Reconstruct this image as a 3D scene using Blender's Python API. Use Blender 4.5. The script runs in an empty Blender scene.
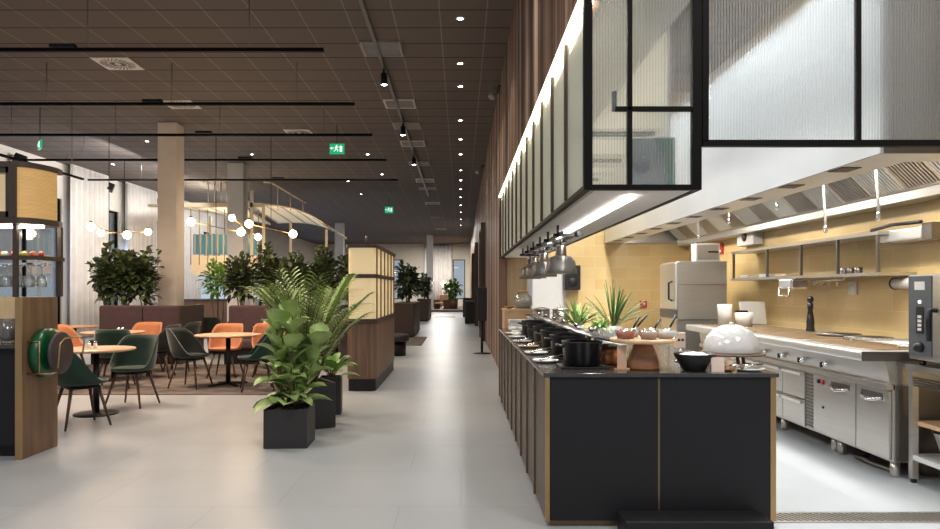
import bpy, bmesh, math, random
from math import sin, cos, pi, radians
from mathutils import Vector, Matrix, Euler
S = bpy.context.scene
COL = S.collection
RND = random.Random(7)
F = 695.0                                   # focal length in pixels for a 940 px wide frame
EYE = 1.4                                   # eye height
CEIL = 4.95                                 # ceiling height
ORD = ['first','second','third','fourth','fifth','sixth','seventh','eighth','ninth','tenth','eleventh','twelfth','thirteenth','fourteenth','fifteenth','sixteenth']
def X(px, d): return (px-461.0)/F*d
def Z(py, d): return EYE+(290.0-py)/F*d

# ------------------------------------------------------------------ materials
M = {}
def mat(name, col, rough=.5, metal=0., var=.08, scale=8., stretch=(1,1,1), spec=.5, emit=None, estr=0., bump=0., coat=0., sheen=0.):
    m = bpy.data.materials.new(name); m.use_nodes = True
    nt = m.node_tree; b = nt.nodes['Principled BSDF']
    b.inputs['Roughness'].default_value = rough; b.inputs['Metallic'].default_value = metal
    b.inputs['Specular IOR Level'].default_value = spec
    if coat: b.inputs['Coat Weight'].default_value = coat; b.inputs['Coat Roughness'].default_value = .1
    if sheen: b.inputs['Sheen Weight'].default_value = sheen
    tc = nt.nodes.new('ShaderNodeTexCoord'); mp = nt.nodes.new('ShaderNodeMapping')
    mp.inputs['Scale'].default_value = stretch
    nt.links.new(tc.outputs['Object'], mp.inputs['Vector'])
    n = nt.nodes.new('ShaderNodeTexNoise'); n.inputs['Scale'].default_value = scale; n.inputs['Detail'].default_value = 4
    nt.links.new(mp.outputs['Vector'], n.inputs['Vector'])
    r = nt.nodes.new('ShaderNodeValToRGB')
    r.color_ramp.elements[0].position = .3; r.color_ramp.elements[1].position = .7
    c = Vector(col[:3])
    r.color_ramp.elements[0].color = (*[max(0,x*(1-var)) for x in c], 1)
    r.color_ramp.elements[1].color = (*[min(1,x*(1+var)) for x in c], 1)
    nt.links.new(n.outputs['Fac'], r.inputs['Fac']); nt.links.new(r.outputs['Color'], b.inputs['Base Color'])
    if bump:
        bp = nt.nodes.new('ShaderNodeBump'); bp.inputs['Strength'].default_value = bump; bp.inputs['Distance'].default_value = .01
        nt.links.new(n.outputs['Fac'], bp.inputs['Height']); nt.links.new(bp.outputs['Normal'], b.inputs['Normal'])
    if emit:
        b.inputs['Emission Color'].default_value = (*emit,1); b.inputs['Emission Strength'].default_value = estr
    M[name] = m
    return m
def srgb(r,g,b):
    f = lambda v: ((v/255+.055)/1.055)**2.4 if v/255>.04045 else v/255/12.92
    return (f(r),f(g),f(b))
def nd(nt, t, **kw):
    n = nt.nodes.new(t)
    for k,v in kw.items(): setattr(n,k,v)
    return n
def math_node(nt, op, a, b=None):
    n = nd(nt,'ShaderNodeMath',operation=op)
    for i,v in enumerate((a,b)):
        if v is None: continue
        if isinstance(v,(int,float)): n.inputs[i].default_value = v
        else: nt.links.new(v,n.inputs[i])
    return n.outputs[0]
def sep_xyz(nt):
    tc = nd(nt,'ShaderNodeTexCoord'); sp = nd(nt,'ShaderNodeSeparateXYZ')
    nt.links.new(tc.outputs['Object'],sp.inputs[0]); return sp.outputs
def mixc(nt, fac, a, b):
    n = nd(nt,'ShaderNodeMix',data_type='RGBA')
    for i,v in ((0,fac),(6,a),(7,b)):
        if isinstance(v,(int,float)): n.inputs[i].default_value = v
        elif isinstance(v,tuple): n.inputs[i].default_value = (*v,1)
        else: nt.links.new(v,n.inputs[i])
    return n.outputs[2]

def brick_mat(name, c1, c2, mortar, bw, bh, ms, rough, axes=(0,1), offset=.5, bump=0., noise=.1, spec=.5, coat=0., nscale=3.):
    m = mat(name, c1, rough, spec=spec, coat=coat); nt = m.node_tree; b = nt.nodes['Principled BSDF']
    s = sep_xyz(nt); cb = nd(nt,'ShaderNodeCombineXYZ')
    nt.links.new(s[axes[0]],cb.inputs[0]); nt.links.new(s[axes[1]],cb.inputs[1])
    k = nd(nt,'ShaderNodeTexBrick'); k.offset = offset; k.squash = 1
    k.inputs['Scale'].default_value = 1; k.inputs['Brick Width'].default_value = bw; k.inputs['Row Height'].default_value = bh
    k.inputs['Mortar Size'].default_value = ms; k.inputs['Color1'].default_value = (*c1,1); k.inputs['Color2'].default_value = (*c2,1)
    k.inputs['Mortar'].default_value = (*mortar,1); k.inputs['Mortar Smooth'].default_value = .2
    nt.links.new(cb.outputs[0],k.inputs['Vector'])
    n = nd(nt,'ShaderNodeTexNoise'); n.inputs['Scale'].default_value = nscale; n.inputs['Detail'].default_value = 6
    nt.links.new(cb.outputs[0],n.inputs['Vector'])
    mm = nd(nt,'ShaderNodeMix',data_type='RGBA',blend_type='MULTIPLY'); mm.inputs[0].default_value = 1
    rp = nd(nt,'ShaderNodeValToRGB'); rp.color_ramp.elements[0].position=.3; rp.color_ramp.elements[1].position=.7
    rp.color_ramp.elements[0].color = (1-noise,)*3+(1,); rp.color_ramp.elements[1].color=(1,1,1,1)
    nt.links.new(n.outputs['Fac'],rp.inputs['Fac']); nt.links.new(k.outputs['Color'],mm.inputs[6]); nt.links.new(rp.outputs['Color'],mm.inputs[7])
    nt.links.new(mm.outputs[2],b.inputs['Base Color'])
    if bump:
        bp = nd(nt,'ShaderNodeBump'); bp.inputs['Strength'].default_value=bump; bp.inputs['Distance'].default_value=.004; bp.invert=True
        nt.links.new(k.outputs['Fac'],bp.inputs['Height']); nt.links.new(bp.outputs['Normal'],b.inputs['Normal'])
    return m

def ceiling_mat():
    m = mat('ceiling_tile', srgb(96,92,90), .85, spec=.2); nt = m.node_tree; b = nt.nodes['Principled BSDF']
    s = sep_xyz(nt)
    fx = math_node(nt,'FRACT',math_node(nt,'DIVIDE',math_node(nt,'ADD',s[0],60.28),.6))
    fy = math_node(nt,'FRACT',math_node(nt,'DIVIDE',math_node(nt,'ADD',s[1],60.2),.6))
    lx = math_node(nt,'LESS_THAN',fx,.026); ly = math_node(nt,'LESS_THAN',fy,.04)
    n = nd(nt,'ShaderNodeTexNoise'); n.inputs['Scale'].default_value=1.2
    base = mixc(nt,n.outputs['Fac'],srgb(102,94,90),srgb(114,106,101))
    c = mixc(nt,lx,base,srgb(136,132,128)); c = mixc(nt,ly,c,srgb(34,29,28))
    nt.links.new(c,b.inputs['Base Color'])
    return m

def wood_mat(name, c1, c2, rough=.45, stretch=(14,14,.8), scale=2.2, bump=.05):
    m = mat(name,c1,rough,scale=scale,stretch=stretch,bump=bump); r=[n for n in m.node_tree.nodes if n.type=='VALTORGB'][0]
    r.color_ramp.elements[0].color=(*c1,1); r.color_ramp.elements[1].color=(*c2,1)
    nz=[n for n in m.node_tree.nodes if n.type=='TEX_NOISE'][0]; nz.inputs['Detail'].default_value=7; nz.inputs['Distortion'].default_value=.4
    return m

def fluted_mat(name, axis, pitch, tint, refr=.45, trans=.3, rough=.12):
    """reeded glass: vertical ribs bend what is seen through it"""
    m = bpy.data.materials.new(name); m.use_nodes=True; nt=m.node_tree; nt.nodes.clear()
    out = nd(nt,'ShaderNodeOutputMaterial'); s = sep_xyz(nt)
    ph = math_node(nt,'MULTIPLY',s[axis],2*pi/pitch); w = math_node(nt,'SINE',ph)
    bp = nd(nt,'ShaderNodeBump'); bp.inputs['Strength'].default_value=.3; bp.inputs['Distance'].default_value=pitch*.25
    nt.links.new(w,bp.inputs['Height'])
    rf = nd(nt,'ShaderNodeBsdfRefraction'); rf.inputs['Roughness'].default_value=rough; rf.inputs['IOR'].default_value=1.12; rf.inputs['Color'].default_value=(*tint,1)
    nt.links.new(bp.outputs['Normal'],rf.inputs['Normal'])
    tp = nd(nt,'ShaderNodeBsdfTransparent'); tp.inputs['Color'].default_value=(*tint,1)
    df = nd(nt,'ShaderNodeBsdfTranslucent'); df.inputs['Color'].default_value=(*tint,1)
    d2 = nd(nt,'ShaderNodeBsdfDiffuse'); d2.inputs['Color'].default_value=(*tint,1)
    gl = nd(nt,'ShaderNodeBsdfGlossy'); gl.inputs['Roughness'].default_value=.12; gl.inputs['Color'].default_value=(.9,.9,.9,1)
    nt.links.new(bp.outputs['Normal'],gl.inputs['Normal'])
    def mx(f,a,b):
        n=nd(nt,'ShaderNodeMixShader')
        if isinstance(f,(int,float)): n.inputs[0].default_value=f
        else: nt.links.new(f,n.inputs[0])
        nt.links.new(a,n.inputs[1]); nt.links.new(b,n.inputs[2]); return n.outputs[0]
    clear = mx(.6,rf.outputs[0],tp.outputs[0])
    milk = mx(.5,df.outputs[0],d2.outputs[0])
    rib = math_node(nt,'MULTIPLY_ADD',w,.06); rib.node.inputs[2].default_value=trans
    sh = mx(rib,clear,milk)
    sh = mx(.06,sh,gl.outputs[0])
    nt.links.new(sh,out.inputs[0]); M[name]=m; return m
def glass_mat(name, tint=(.95,.97,.97), spec=.15, milk=0.):
    m = bpy.data.materials.new(name); m.use_nodes=True; nt=m.node_tree; nt.nodes.clear()
    out=nd(nt,'ShaderNodeOutputMaterial'); tp=nd(nt,'ShaderNodeBsdfTransparent'); tp.inputs['Color'].default_value=(*tint,1)
    gl=nd(nt,'ShaderNodeBsdfGlossy'); gl.inputs['Roughness'].default_value=.04
    fr=nd(nt,'ShaderNodeLayerWeight'); fr.inputs['Blend'].default_value=.25
    f=math_node(nt,'MULTIPLY_ADD',fr.outputs['Fresnel'],.7); f.node.inputs[2].default_value=spec*.3
    a=tp.outputs[0]
    if milk:
        d=nd(nt,'ShaderNodeBsdfDiffuse'); d.inputs['Color'].default_value=(.95,.95,.95,1)
        x=nd(nt,'ShaderNodeMixShader'); x.inputs[0].default_value=milk; nt.links.new(a,x.inputs[1]); nt.links.new(d.outputs[0],x.inputs[2]); a=x.outputs[0]
    x=nd(nt,'ShaderNodeMixShader'); nt.links.new(f,x.inputs[0]); nt.links.new(a,x.inputs[1]); nt.links.new(gl.outputs[0],x.inputs[2])
    nt.links.new(x.outputs[0],out.inputs[0]); M[name]=m; return m

def slat_mat():
    m = wood_mat('slat_wood', srgb(92,68,54), srgb(182,152,128), .5, stretch=(14,14,.1), scale=1.5); nt=m.node_tree; b=nt.nodes['Principled BSDF']
    s=sep_xyz(nt); f=math_node(nt,'FLOOR',math_node(nt,'DIVIDE',math_node(nt,'SUBTRACT',s[1],3.892),.05))
    w=nd(nt,'ShaderNodeTexWhiteNoise',noise_dimensions='1D'); nt.links.new(f,w.inputs['W'])
    nz=nd(nt,'ShaderNodeTexNoise',noise_dimensions='1D'); nz.inputs['Scale'].default_value=2.2; nt.links.new(s[1],nz.inputs['W'])
    k=math_node(nt,'MULTIPLY_ADD',w.outputs[0],.4); k2=math_node(nt,'MULTIPLY_ADD',nz.outputs[0],1.9); k2.node.inputs[2].default_value=-.68; nt.links.new(k2,k.node.inputs[2])
    r=nd(nt,'ShaderNodeValToRGB'); e=r.color_ramp.elements; e[0].position=.1; e[0].color=(*srgb(58,40,32),1); e[1].position=.9; e[1].color=(*srgb(204,176,150),1)
    q=e.new(.5); q.color=(*srgb(130,100,80),1)
    nt.links.new(k,r.inputs['Fac']); nt.links.new(r.outputs['Color'],b.inputs['Base Color']); return m
ceiling_mat()
brick_mat('floor_tile', srgb(170,172,174), srgb(163,165,167), srgb(144,146,148), 1.2, .9, .003, .33, noise=.12, offset=.33, nscale=1.3)
brick_mat('kitchen_floor', srgb(172,178,183), srgb(168,174,179), srgb(158,163,168), 3, 3, .003, .38, noise=.08)
brick_mat('yellow_tile_side', srgb(237,208,150), srgb(230,196,136), srgb(243,220,170), .4, .2, .003, .25, axes=(1,2), offset=.5, bump=.25, noise=.1, nscale=2)
brick_mat('yellow_tile_back', srgb(237,208,150), srgb(230,196,136), srgb(243,220,170), .4, .2, .003, .25, axes=(0,2), offset=.5, bump=.25, noise=.1, nscale=2)
mat('carpet', srgb(106,97,91), .95, var=.35, scale=3.5, spec=.1, bump=.3)
mat('white_wall', srgb(214,210,204), .8, var=.03)
mat('cream_wall', srgb(206,198,184), .8, var=.05, scale=3, stretch=(6,1,.1))
mat('column_plaster', srgb(232,222,214), .8, var=.04, scale=4)
mat('curtain', srgb(228,224,220), .9, var=.06, scale=3, sheen=.2)
slat_mat()
wood_mat('walnut', srgb(88,66,52), srgb(124,96,76), .45, stretch=(10,10,.6))
wood_mat('bar_oak', srgb(92,68,48), srgb(126,96,70), .5, stretch=(5,5,.5), scale=2)
wood_mat('light_wood', srgb(188,150,112), srgb(214,178,140), .45, stretch=(3,14,3))
wood_mat('pale_panel', srgb(206,176,136), srgb(222,196,158), .5)
wood_mat('table_wood', srgb(178,138,104), srgb(204,164,128), .4, stretch=(2,12,2))
wood_mat('leg_wood', srgb(62,44,36), srgb(86,62,50), .45)
wood_mat('bell_wood', srgb(140,90,60), srgb(192,138,98), .4, stretch=(3,3,8))
mat('counter_black', srgb(31,31,33), .45, var=.06, scale=30, spec=.25)
mat('counter_side', srgb(84,74,66), .4, var=.08, scale=6, spec=.5)  # sides of the black counter; brown-grey light reflection put into the colour
mat('counter_top', srgb(58,54,52), .16, var=.2, scale=40, spec=.6)
mat('bronze', srgb(128,108,84), .35, .8, var=.06)
mat('brass', srgb(182,148,104), .3, .9, var=.05)
mat('gold_paint', srgb(206,190,160), .4, .4, var=.05)
mat('dark_frame', srgb(20,19,18), .5, 0, var=.05, spec=.08)
mat('bar_frame', srgb(70,56,48), .45, .2, var=.08)
mat('black_metal', srgb(24,23,23), .45, .3, var=.05)
mat('rail_black', srgb(12,12,12), .6, var=.05, spec=.1)
mat('black_plastic', srgb(22,22,24), .4, var=.05)
mat('planter_black', srgb(40,38,38), .55, var=.1, scale=20)
mat('black_enamel', srgb(20,20,22), .28, var=.05, spec=.7)
mat('steel', srgb(196,192,186), .3, .85, var=.04, scale=3, stretch=(1,1,12))
mat('steel_bright', srgb(228,228,226), .32, .55, var=.04, scale=3)
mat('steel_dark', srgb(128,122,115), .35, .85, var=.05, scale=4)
mat('hood_panel', srgb(216,224,232), .25, .35, var=.05, scale=1.2)
mat('hood_end_reflection', srgb(112,102,95), .45, .5, var=.03)  # hood steel with the dark room's reflection put into its colour
mat('chrome', srgb(225,225,225), .12, 1., var=.02)
mat('lamp_shade_metal', srgb(112,110,106), .38, .7, var=.03)
mat('oven_panel', srgb(88,94,100), .4, var=.03)
mat('white_plastic', srgb(232,230,226), .45, var=.02)
mat('white_ceramic', srgb(236,233,228), .2, var=.02, spec=.6)
mat('white_cloth', srgb(238,236,232), .8, var=.04)
mat('red_plastic', srgb(196,48,40), .4, var=.05)
mat('copper', srgb(206,140,96), .3, .5, var=.05)
mat('griddle', srgb(176,148,116), .35, .5, var=.1, scale=5)
mat('green_velvet', srgb(25,50,41), .8, var=.2, scale=7, sheen=.35, spec=.2)
mat('dark_velvet', srgb(32,37,34), .8, var=.2, scale=7, sheen=.3, spec=.2)
mat('navy_velvet', srgb(44,54,70), .8, var=.15, scale=7, sheen=.3, spec=.2)
mat('orange_velvet', srgb(182,122,84), .75, var=.12, scale=7, sheen=.2, spec=.2)
mat('plum_fabric', srgb(84,64,68), .85, var=.1, scale=9, sheen=.2, spec=.2)
mat('fern_light', srgb(150,178,110), .5, var=.2, scale=12)
mat('grass_green', srgb(96,122,62), .5, var=.25, scale=12)
mat('leaf_bright', srgb(148,170,102), .38, var=.35, scale=5, spec=.5)
mat('leaf_mid', srgb(88,124,56), .4, var=.3, scale=6, spec=.5)
mat('leaf_dark', srgb(78,92,60), .35, var=.45, scale=4, spec=.6)
mat('leaf_lit', srgb(132,172,80), .4, var=.35, scale=5)
mat('palm_green', srgb(158,178,108), .42, var=.3, scale=6)
mat('stem', srgb(96,78,54), .7, var=.2)
mat('soil', srgb(60,46,36), .95, var=.4, scale=40)
mat('cream_panel', srgb(226,206,166), .5, var=.04, scale=2, emit=srgb(255,226,170), estr=.32)
mat('rattan', srgb(206,170,116), .6, var=.12, scale=4, stretch=(1,1,40), emit=srgb(255,205,130), estr=.22)
mat('lit_box', srgb(232,200,150), .6, emit=srgb(255,210,140), estr=.6)
mat('canopy_fabric', srgb(234,226,206), .7, var=.04, emit=srgb(255,240,210), estr=.15)  # weak glow added to the fabric itself, which is no lamp
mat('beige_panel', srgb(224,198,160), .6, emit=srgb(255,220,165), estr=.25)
mat('bulb_glow', (1,.9,.75), .3, emit=srgb(255,222,170), estr=22)
mat('spot_glow', (1,1,1), .3, emit=(1,.95,.88), estr=30)
mat('led_glow', (1,1,1), .3, emit=(1,.97,.92), estr=9)
mat('led_warm', (1,1,1), .3, emit=srgb(255,240,210), estr=9)
mat('led_strong', (1,1,1), .3, emit=srgb(255,244,222), estr=40)
mat('window_teal_glow', srgb(70,120,132), .3, emit=srgb(70,140,155), estr=.25)
mat('window_pale_glow', srgb(170,190,206), .4, emit=srgb(190,214,235), estr=.5)
mat('sign_green', srgb(20,150,100), .4, emit=srgb(24,190,130), estr=.7)
mat('sign_white', (.9,.9,.9), .4, emit=(1,1,1), estr=1.0)
mat('grille', srgb(150,146,142), .5, var=.1, scale=6)
mat('vent_white', srgb(206,202,196), .5, var=.02)
mat('orange_food', srgb(206,92,38), .45, var=.15, scale=30)
mat('pink_food', srgb(206,166,142), .5, var=.1, scale=25)
mat('white_food', srgb(238,234,226), .7, var=.05, scale=40)
mat('card', srgb(220,198,184), .7, var=.02)
mat('poster_grey', srgb(150,154,146), .6, var=.12, scale=4)
mat('poster_green', srgb(44,120,70), .6, var=.1)
mat('drum_green', srgb(14,78,44), .3, .1, var=.15, spec=.6)
mat('drum_dark', srgb(66,56,54), .5, .2, var=.1)
mat('peach_board', srgb(240,196,160), .4, var=.03)
mat('fruit_red', srgb(190,70,50), .4, var=.1); mat('fruit_green', srgb(110,150,70), .4, var=.1); mat('fruit_yellow', srgb(222,180,80), .4, var=.1)
fluted_mat('fluted_front', 0, .0165, (.93,.95,.95), trans=.07)
fluted_mat('fluted_side', 1, .03, (.95,.99,.94), trans=.5)
glass_mat('clear_glass'); glass_mat('frosted_dome', milk=.42); glass_mat('thin_glass', milk=.1)
glass_mat('window_glass')

# ------------------------------------------------------------------ mesh builder
class MB:
    def __init__(s): s.bm = bmesh.new()
    def box(s, x0,x1,y0,y1,z0,z1, rot=None, piv=None):
        v=[s.bm.verts.new((x,y,z)) for x in (x0,x1) for y in (y0,y1) for z in (z0,z1)]
        for f in ((0,1,3,2),(4,6,7,5),(0,4,5,1),(2,3,7,6),(0,2,6,4),(1,5,7,3)): s.bm.faces.new([v[i] for i in f])
        if rot is not None:
            R=Euler(rot).to_matrix(); p=Vector(piv if piv else ((x0+x1)/2,(y0+y1)/2,(z0+z1)/2))
            for q in v: q.co=R@(q.co-p)+p
        return s
    def hexa(s, pts):
        v=[s.bm.verts.new(p) for p in pts]
        for f in ((0,1,2,3),(7,6,5,4),(0,4,5,1),(1,5,6,2),(2,6,7,3),(3,7,4,0)): s.bm.faces.new([v[i] for i in f])
        return s
    def tube(s, pts, r, n=10, cap=True):
        pts=[Vector(p) for p in pts]; k=len(pts)
        rs=r if isinstance(r,(list,tuple)) else [r]*k
        rings=[]; prev=None
        for i,p in enumerate(pts):
            t=(pts[min(i+1,k-1)]-pts[max(i-1,0)]).normalized()
            if prev is None: a=t.orthogonal().normalized()
            else:
                a=prev-t*prev.dot(t)
                a=a.normalized() if a.length>1e-6 else t.orthogonal().normalized()
            prev=a; b=t.cross(a)
            rings.append([s.bm.verts.new(p+(a*cos(2*pi*j/n)+b*sin(2*pi*j/n))*rs[i]) for j in range(n)])
        for i in range(k-1):
            for j in range(n):
                f=s.bm.faces.new((rings[i][j],rings[i][(j+1)%n],rings[i+1][(j+1)%n],rings[i+1][j])); f.smooth=True
        if cap:
            s.bm.faces.new(rings[0][::-1]); s.bm.faces.new(rings[-1])
        return s
    def lathe(s, prof, c=(0,0,0), n=24, axis=None, sx=1., sy=1.):
        Q=Matrix.Identity(3) if axis is None else Vector((0,0,1)).rotation_difference(Vector(axis)).to_matrix()
        c=Vector(c); rings=[]
        for r,z in prof:
            if r<1e-6: rings.append([s.bm.verts.new(Q@Vector((0,0,z))+c)])
            else: rings.append([s.bm.verts.new(Q@Vector((r*sx*cos(2*pi*j/n),r*sy*sin(2*pi*j/n),z))+c) for j in range(n)])
        for a,b in zip(rings,rings[1:]):
            for j in range(n):
                q=[a[j%len(a)],a[(j+1)%n%len(a)],b[(j+1)%n%len(b)],b[j%len(b)]]
                u=[]
                for v in q:
                    if v not in u: u.append(v)
                if len(u)>2:
                    try: f=s.bm.faces.new(u); f.smooth=True
                    except ValueError: pass
        return s
    def prism(s, poly, z0, z1, plane='xy'):
        def P(u,v,w): return {'xy':(u,v,w),'xz':(u,w,v),'yz':(w,u,v)}[plane]
        a=[s.bm.verts.new(P(u,v,z0)) for u,v in poly]; b=[s.bm.verts.new(P(u,v,z1)) for u,v in poly]
        n=len(poly)
        s.bm.faces.new(a[::-1]); s.bm.faces.new(b)
        for i in range(n): s.bm.faces.new((a[i],a[(i+1)%n],b[(i+1)%n],b[i]))
        return s
    def grid(s, fn, nu, nv, closed=False, smooth=True):
        g=[[s.bm.verts.new(fn(i/nu,j/nv)) for j in range(nv+1)] for i in range(nu+(0 if closed else 1))]
        L=len(g)
        for i in range(nu):
            for j in range(nv):
                f=s.bm.faces.new((g[i][j],g[(i+1)%L][j],g[(i+1)%L][j+1],g[i][j+1])); f.smooth=smooth
        return s
    def build(s, name, m, parent=None, bevel=0., solid=0., world=False, seg=2, keep=False):
        bm=s.bm
        if parent is not None and world:
            off=root_loc(parent)
            for v in bm.verts: v.co-=off
        if not keep: bmesh.ops.recalc_face_normals(bm, faces=bm.faces[:])
        me=bpy.data.meshes.new(name); bm.to_mesh(me); bm.free()
        me.materials.append(M[m] if isinstance(m,str) else m)
        o=bpy.data.objects.new(name,me); COL.objects.link(o)
        if parent is not None: o.parent=parent
        if solid:
            d=o.modifiers.new('solid','SOLIDIFY'); d.thickness=solid; d.offset=0
        if bevel:
            d=o.modifiers.new('bevel','BEVEL'); d.width=bevel; d.segments=seg; d.limit_method='ANGLE'; d.angle_limit=radians(40)
        return o
def root_loc(o):
    v=Vector((0,0,0))
    while o is not None: v+=o.location; o=o.parent
    return v
def tag(o, label, cat, group=None, kind=None):
    o['label']=label; o['category']=cat
    if group: o['group']=group
    if kind: o['kind']=kind
    return o
def thing(name, label, cat, loc=(0,0,0), rz=0., group=None):
    o=bpy.data.objects.new(name,None); o.empty_display_size=.1; COL.objects.link(o)
    o.location=loc; o.rotation_euler=(0,0,rz); return tag(o,label,cat,group)
def struct(name, mb, m, bevel=0., label=None):
    o=mb.build(name,m,bevel=bevel); o['kind']='structure'
    if label: o['label']=label
    return o
KIDS={}
def kids(o): return [c for c in COL.objects if c.parent is o]
def dup(root, loc, rz=None, label=None, group=None, scale=None):
    r=root.copy(); COL.objects.link(r); r.location=loc
    if rz is not None: r.rotation_euler=(0,0,rz)
    if scale: r.scale=(scale,)*3
    if label: r['label']=label
    if group: r['group']=group
    for ch in kids(root):
        c=ch.copy(); COL.objects.link(c); c.parent=r
        for g in kids(ch):
            d=g.copy(); COL.objects.link(d); d.parent=c
    return r
def lamp(kind, loc, power, col=(1,1,1), size=.3, rot=(0,0,0), size_y=None, spot=None, blend=.6, spread=None):
    l=bpy.data.lights.new('lamp_light',kind); l.energy=power; l.color=col
    if kind=='AREA':
        l.size=size
        if size_y: l.shape='RECTANGLE'; l.size_y=size_y
        if spread: l.spread=spread
    else: l.shadow_soft_size=size
    if kind=='SPOT': l.spot_size=spot or radians(70); l.spot_blend=blend
    o=bpy.data.objects.new('lamp_light',l); COL.objects.link(o); o.location=loc; o.rotation_euler=rot
    return o
# ------------------------------------------------------------------ room shell
XL, XR, YB, YK = -11.2, 4.1, 53.6, 12.5      # left wall, kitchen right wall, far wall, kitchen back wall
WX = .70                                     # slatted wood wall
struct('floor', MB().box(XL-.2,WX+1.16,-1.5,YB+.2,-.1,0), 'floor_tile')
struct('floor.001', MB().box(WX+1.16,XR+.1,-1.5,YK,-.1,0), 'kitchen_floor')
struct('ceiling', MB().box(XL-.2,XR+.2,-1.5,YB+.2,CEIL,CEIL+.1), 'ceiling_tile')
# left wall with window openings
wins=[(16.4,19.5),(21.65,22.75),(25.1,27.3),(30.,32.4),(38.,41.),(46.,49.)]
mb=MB(); y=-1.5
for a,b in wins:
    mb.box(XL-.2,XL,y,a,0,CEIL); mb.box(XL-.2,XL,a,b,0,.4); mb.box(XL-.2,XL,a,b,3.95,CEIL); y=b
mb.box(XL-.2,XL,y,YB,0,CEIL); struct('wall_left',mb,'white_wall')
def window(n, axis, a, b, z0, z1, at, nmul):
    mb=MB(); t=.06
    def bx(u0,u1,w0,w1):
        if axis=='y': mb.box(at-.12,at-.04,u0,u1,w0,w1)
        else: mb.box(u0,u1,at+.04,at+.12,w0,w1)
    bx(a,a+t,z0,z1); bx(b-t,b,z0,z1); bx(a,b,z0,z0+t); bx(a,b,z1-t,z1)
    for i in range(1,nmul): u=a+(b-a)*i/nmul; bx(u-.03,u+.03,z0,z1)
    o=struct('window_%d'%n,mb,'dark_frame')
    g=MB()
    if axis=='y': g.box(at-.085,at-.075,a,b,z0,z1)
    else: g.box(a,b,at+.075,at+.085,z0,z1)
    g.build('pane','window_glass',o)
for i,(a,b) in enumerate(wins): window(i+1,'y',a,b,.4,3.95,XL,2)
# far wall with two openings
mb=MB(); bw=[(-5.3,-4.45,.7,3.75),(-.62,.32,.7,3.75)]; x=XL
for a,b,z0,z1 in bw:
    mb.box(x,a,YB,YB+.2,0,CEIL); mb.box(a,b,YB,YB+.2,0,z0); mb.box(a,b,YB,YB+.2,z1,CEIL); x=b
mb.box(x,WX+.6,YB,YB+.2,0,CEIL); struct('wall_back',mb,'cream_wall')
for i,(a,b,z0,z1) in enumerate(bw): window(7+i,'x',a,b,z0,z1,YB,1)
# raised floor at the far end
struct('trim_1', MB().box(-6.5,WX,44,YB,0,.14), 'counter_side')
# slatted wood wall, over the pass and down to the floor beyond it
mb=MB(); r=random.Random(3)
mb.box(WX,WX+.1,3.9,12.2,3.05,CEIL); mb.box(WX,WX+.1,12.2,YB,0,CEIL)
y=3.9
while y<34:
    mb.box(WX-.035,WX,y,y+.034,(3.05 if y<12.2 else 0),CEIL-.001); y+=.05
struct('wall_right',mb,'slat_wood')
# kitchen shell
struct('wall_kitchen_right', MB().box(XR,XR+.15,2.2,YK,0,CEIL), 'yellow_tile_side')
struct('wall_kitchen_back', MB().box(WX+.1,XR+.15,YK,YK+.15,0,CEIL), 'yellow_tile_back')
struct('trim_2', MB().box(WX+.12,1.12,YK-.08,YK,0,2.3), 'pale_panel')
d=struct('door_1', MB().box(1.28,1.84,YK-.05,YK-.005,0,1.75), 'white_plastic', .006)
MB().box(1.24,1.28,YK-.07,YK-.002,0,1.8).box(1.84,1.88,YK-.07,YK-.002,0,1.8).box(1.24,1.88,YK-.07,YK-.002,1.75,1.8).build('door_frame','steel',d)
# box above the glass cabinet, closing it to the ceiling
struct('wall_cabinet_bulkhead', MB().box(WX+.101,1.36,3.92,12.2,3.36,CEIL).box(1.36,XR,3.92,4.02,3.36,CEIL), 'dark_frame')
# dark door recesses on the wood wall far down the hall
for i,yy in enumerate((19.,27.,35.)):
    d=struct('door_%d'%(i+2), MB().box(WX-.16,WX-.01,yy,yy+.12,0,3.1).box(WX-.16,WX-.01,yy+1.6,yy+1.72,0,3.1).box(WX-.16,WX-.01,yy,yy+1.72,3.1,3.25), 'bar_frame')
    MB().box(WX-.1,WX-.045,yy+.12,yy+1.6,.01,3.1).build('door_leaf','walnut',d)
# columns
for i,(xa,xb,ya,lab) in enumerate(((-6.42,-6.02,14.7,'pale square column rising behind the dining banquette'),(-6.53,-6.08,19.4,'grey square column beside the cream canopy'),(-6.65,-6.2,36.6,'small far square column beyond the dark hedge'),(-2.2,-1.8,44.6,'slim grey column by the far raised floor'))):
    o=MB().box(xa,xb,ya,ya+.42,0,CEIL-.001).build('column','column_plaster' if i<1 else 'white_wall',bevel=.012); o['kind']='structure'; o['label']=lab
# carpet
tag(MB().box(-9.6,-2.42,9.27,12.98,0,.012).build('carpet','carpet'),'brown mottled carpet under the dining tables','carpet')
# curtains
def curtain(y0,y1,label,x=XL+.22):
    n=int((y1-y0)/.025); mb=MB()
    def fn(u,v):
        yy=y0+(y1-y0)*u; a=.075+.025*sin(yy*3.1)
        return (x+a*sin(yy*2*pi/.27+.7*sin(yy*3))*(1-.25*v), yy, .03+(CEIL-.06)*v)
    mb.grid(fn,n,3)
    t=thing('curtain',label,'curtain',(x,(y0+y1)/2,0),group='pale curtains on the left wall')
    mb.build('fabric','curtain',t,world=True,solid=.01)
    MB().box(x-.02,x+.02,y0-.05,y1+.05,CEIL-.04,CEIL-.002).build('curtain_track','vent_white',t,world=True)
curtain(19.6,21.6,'pale full-height curtain nearest the bar cabinet')
curtain(22.8,25.05,'pale full-height curtain second along the left wall')
curtain(27.4,29.6,'pale full-height curtain just behind the first column')
t=thing('curtain','wide white curtain hanging on the far end wall','curtain',(-1.4,YB-.2,0))
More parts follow.
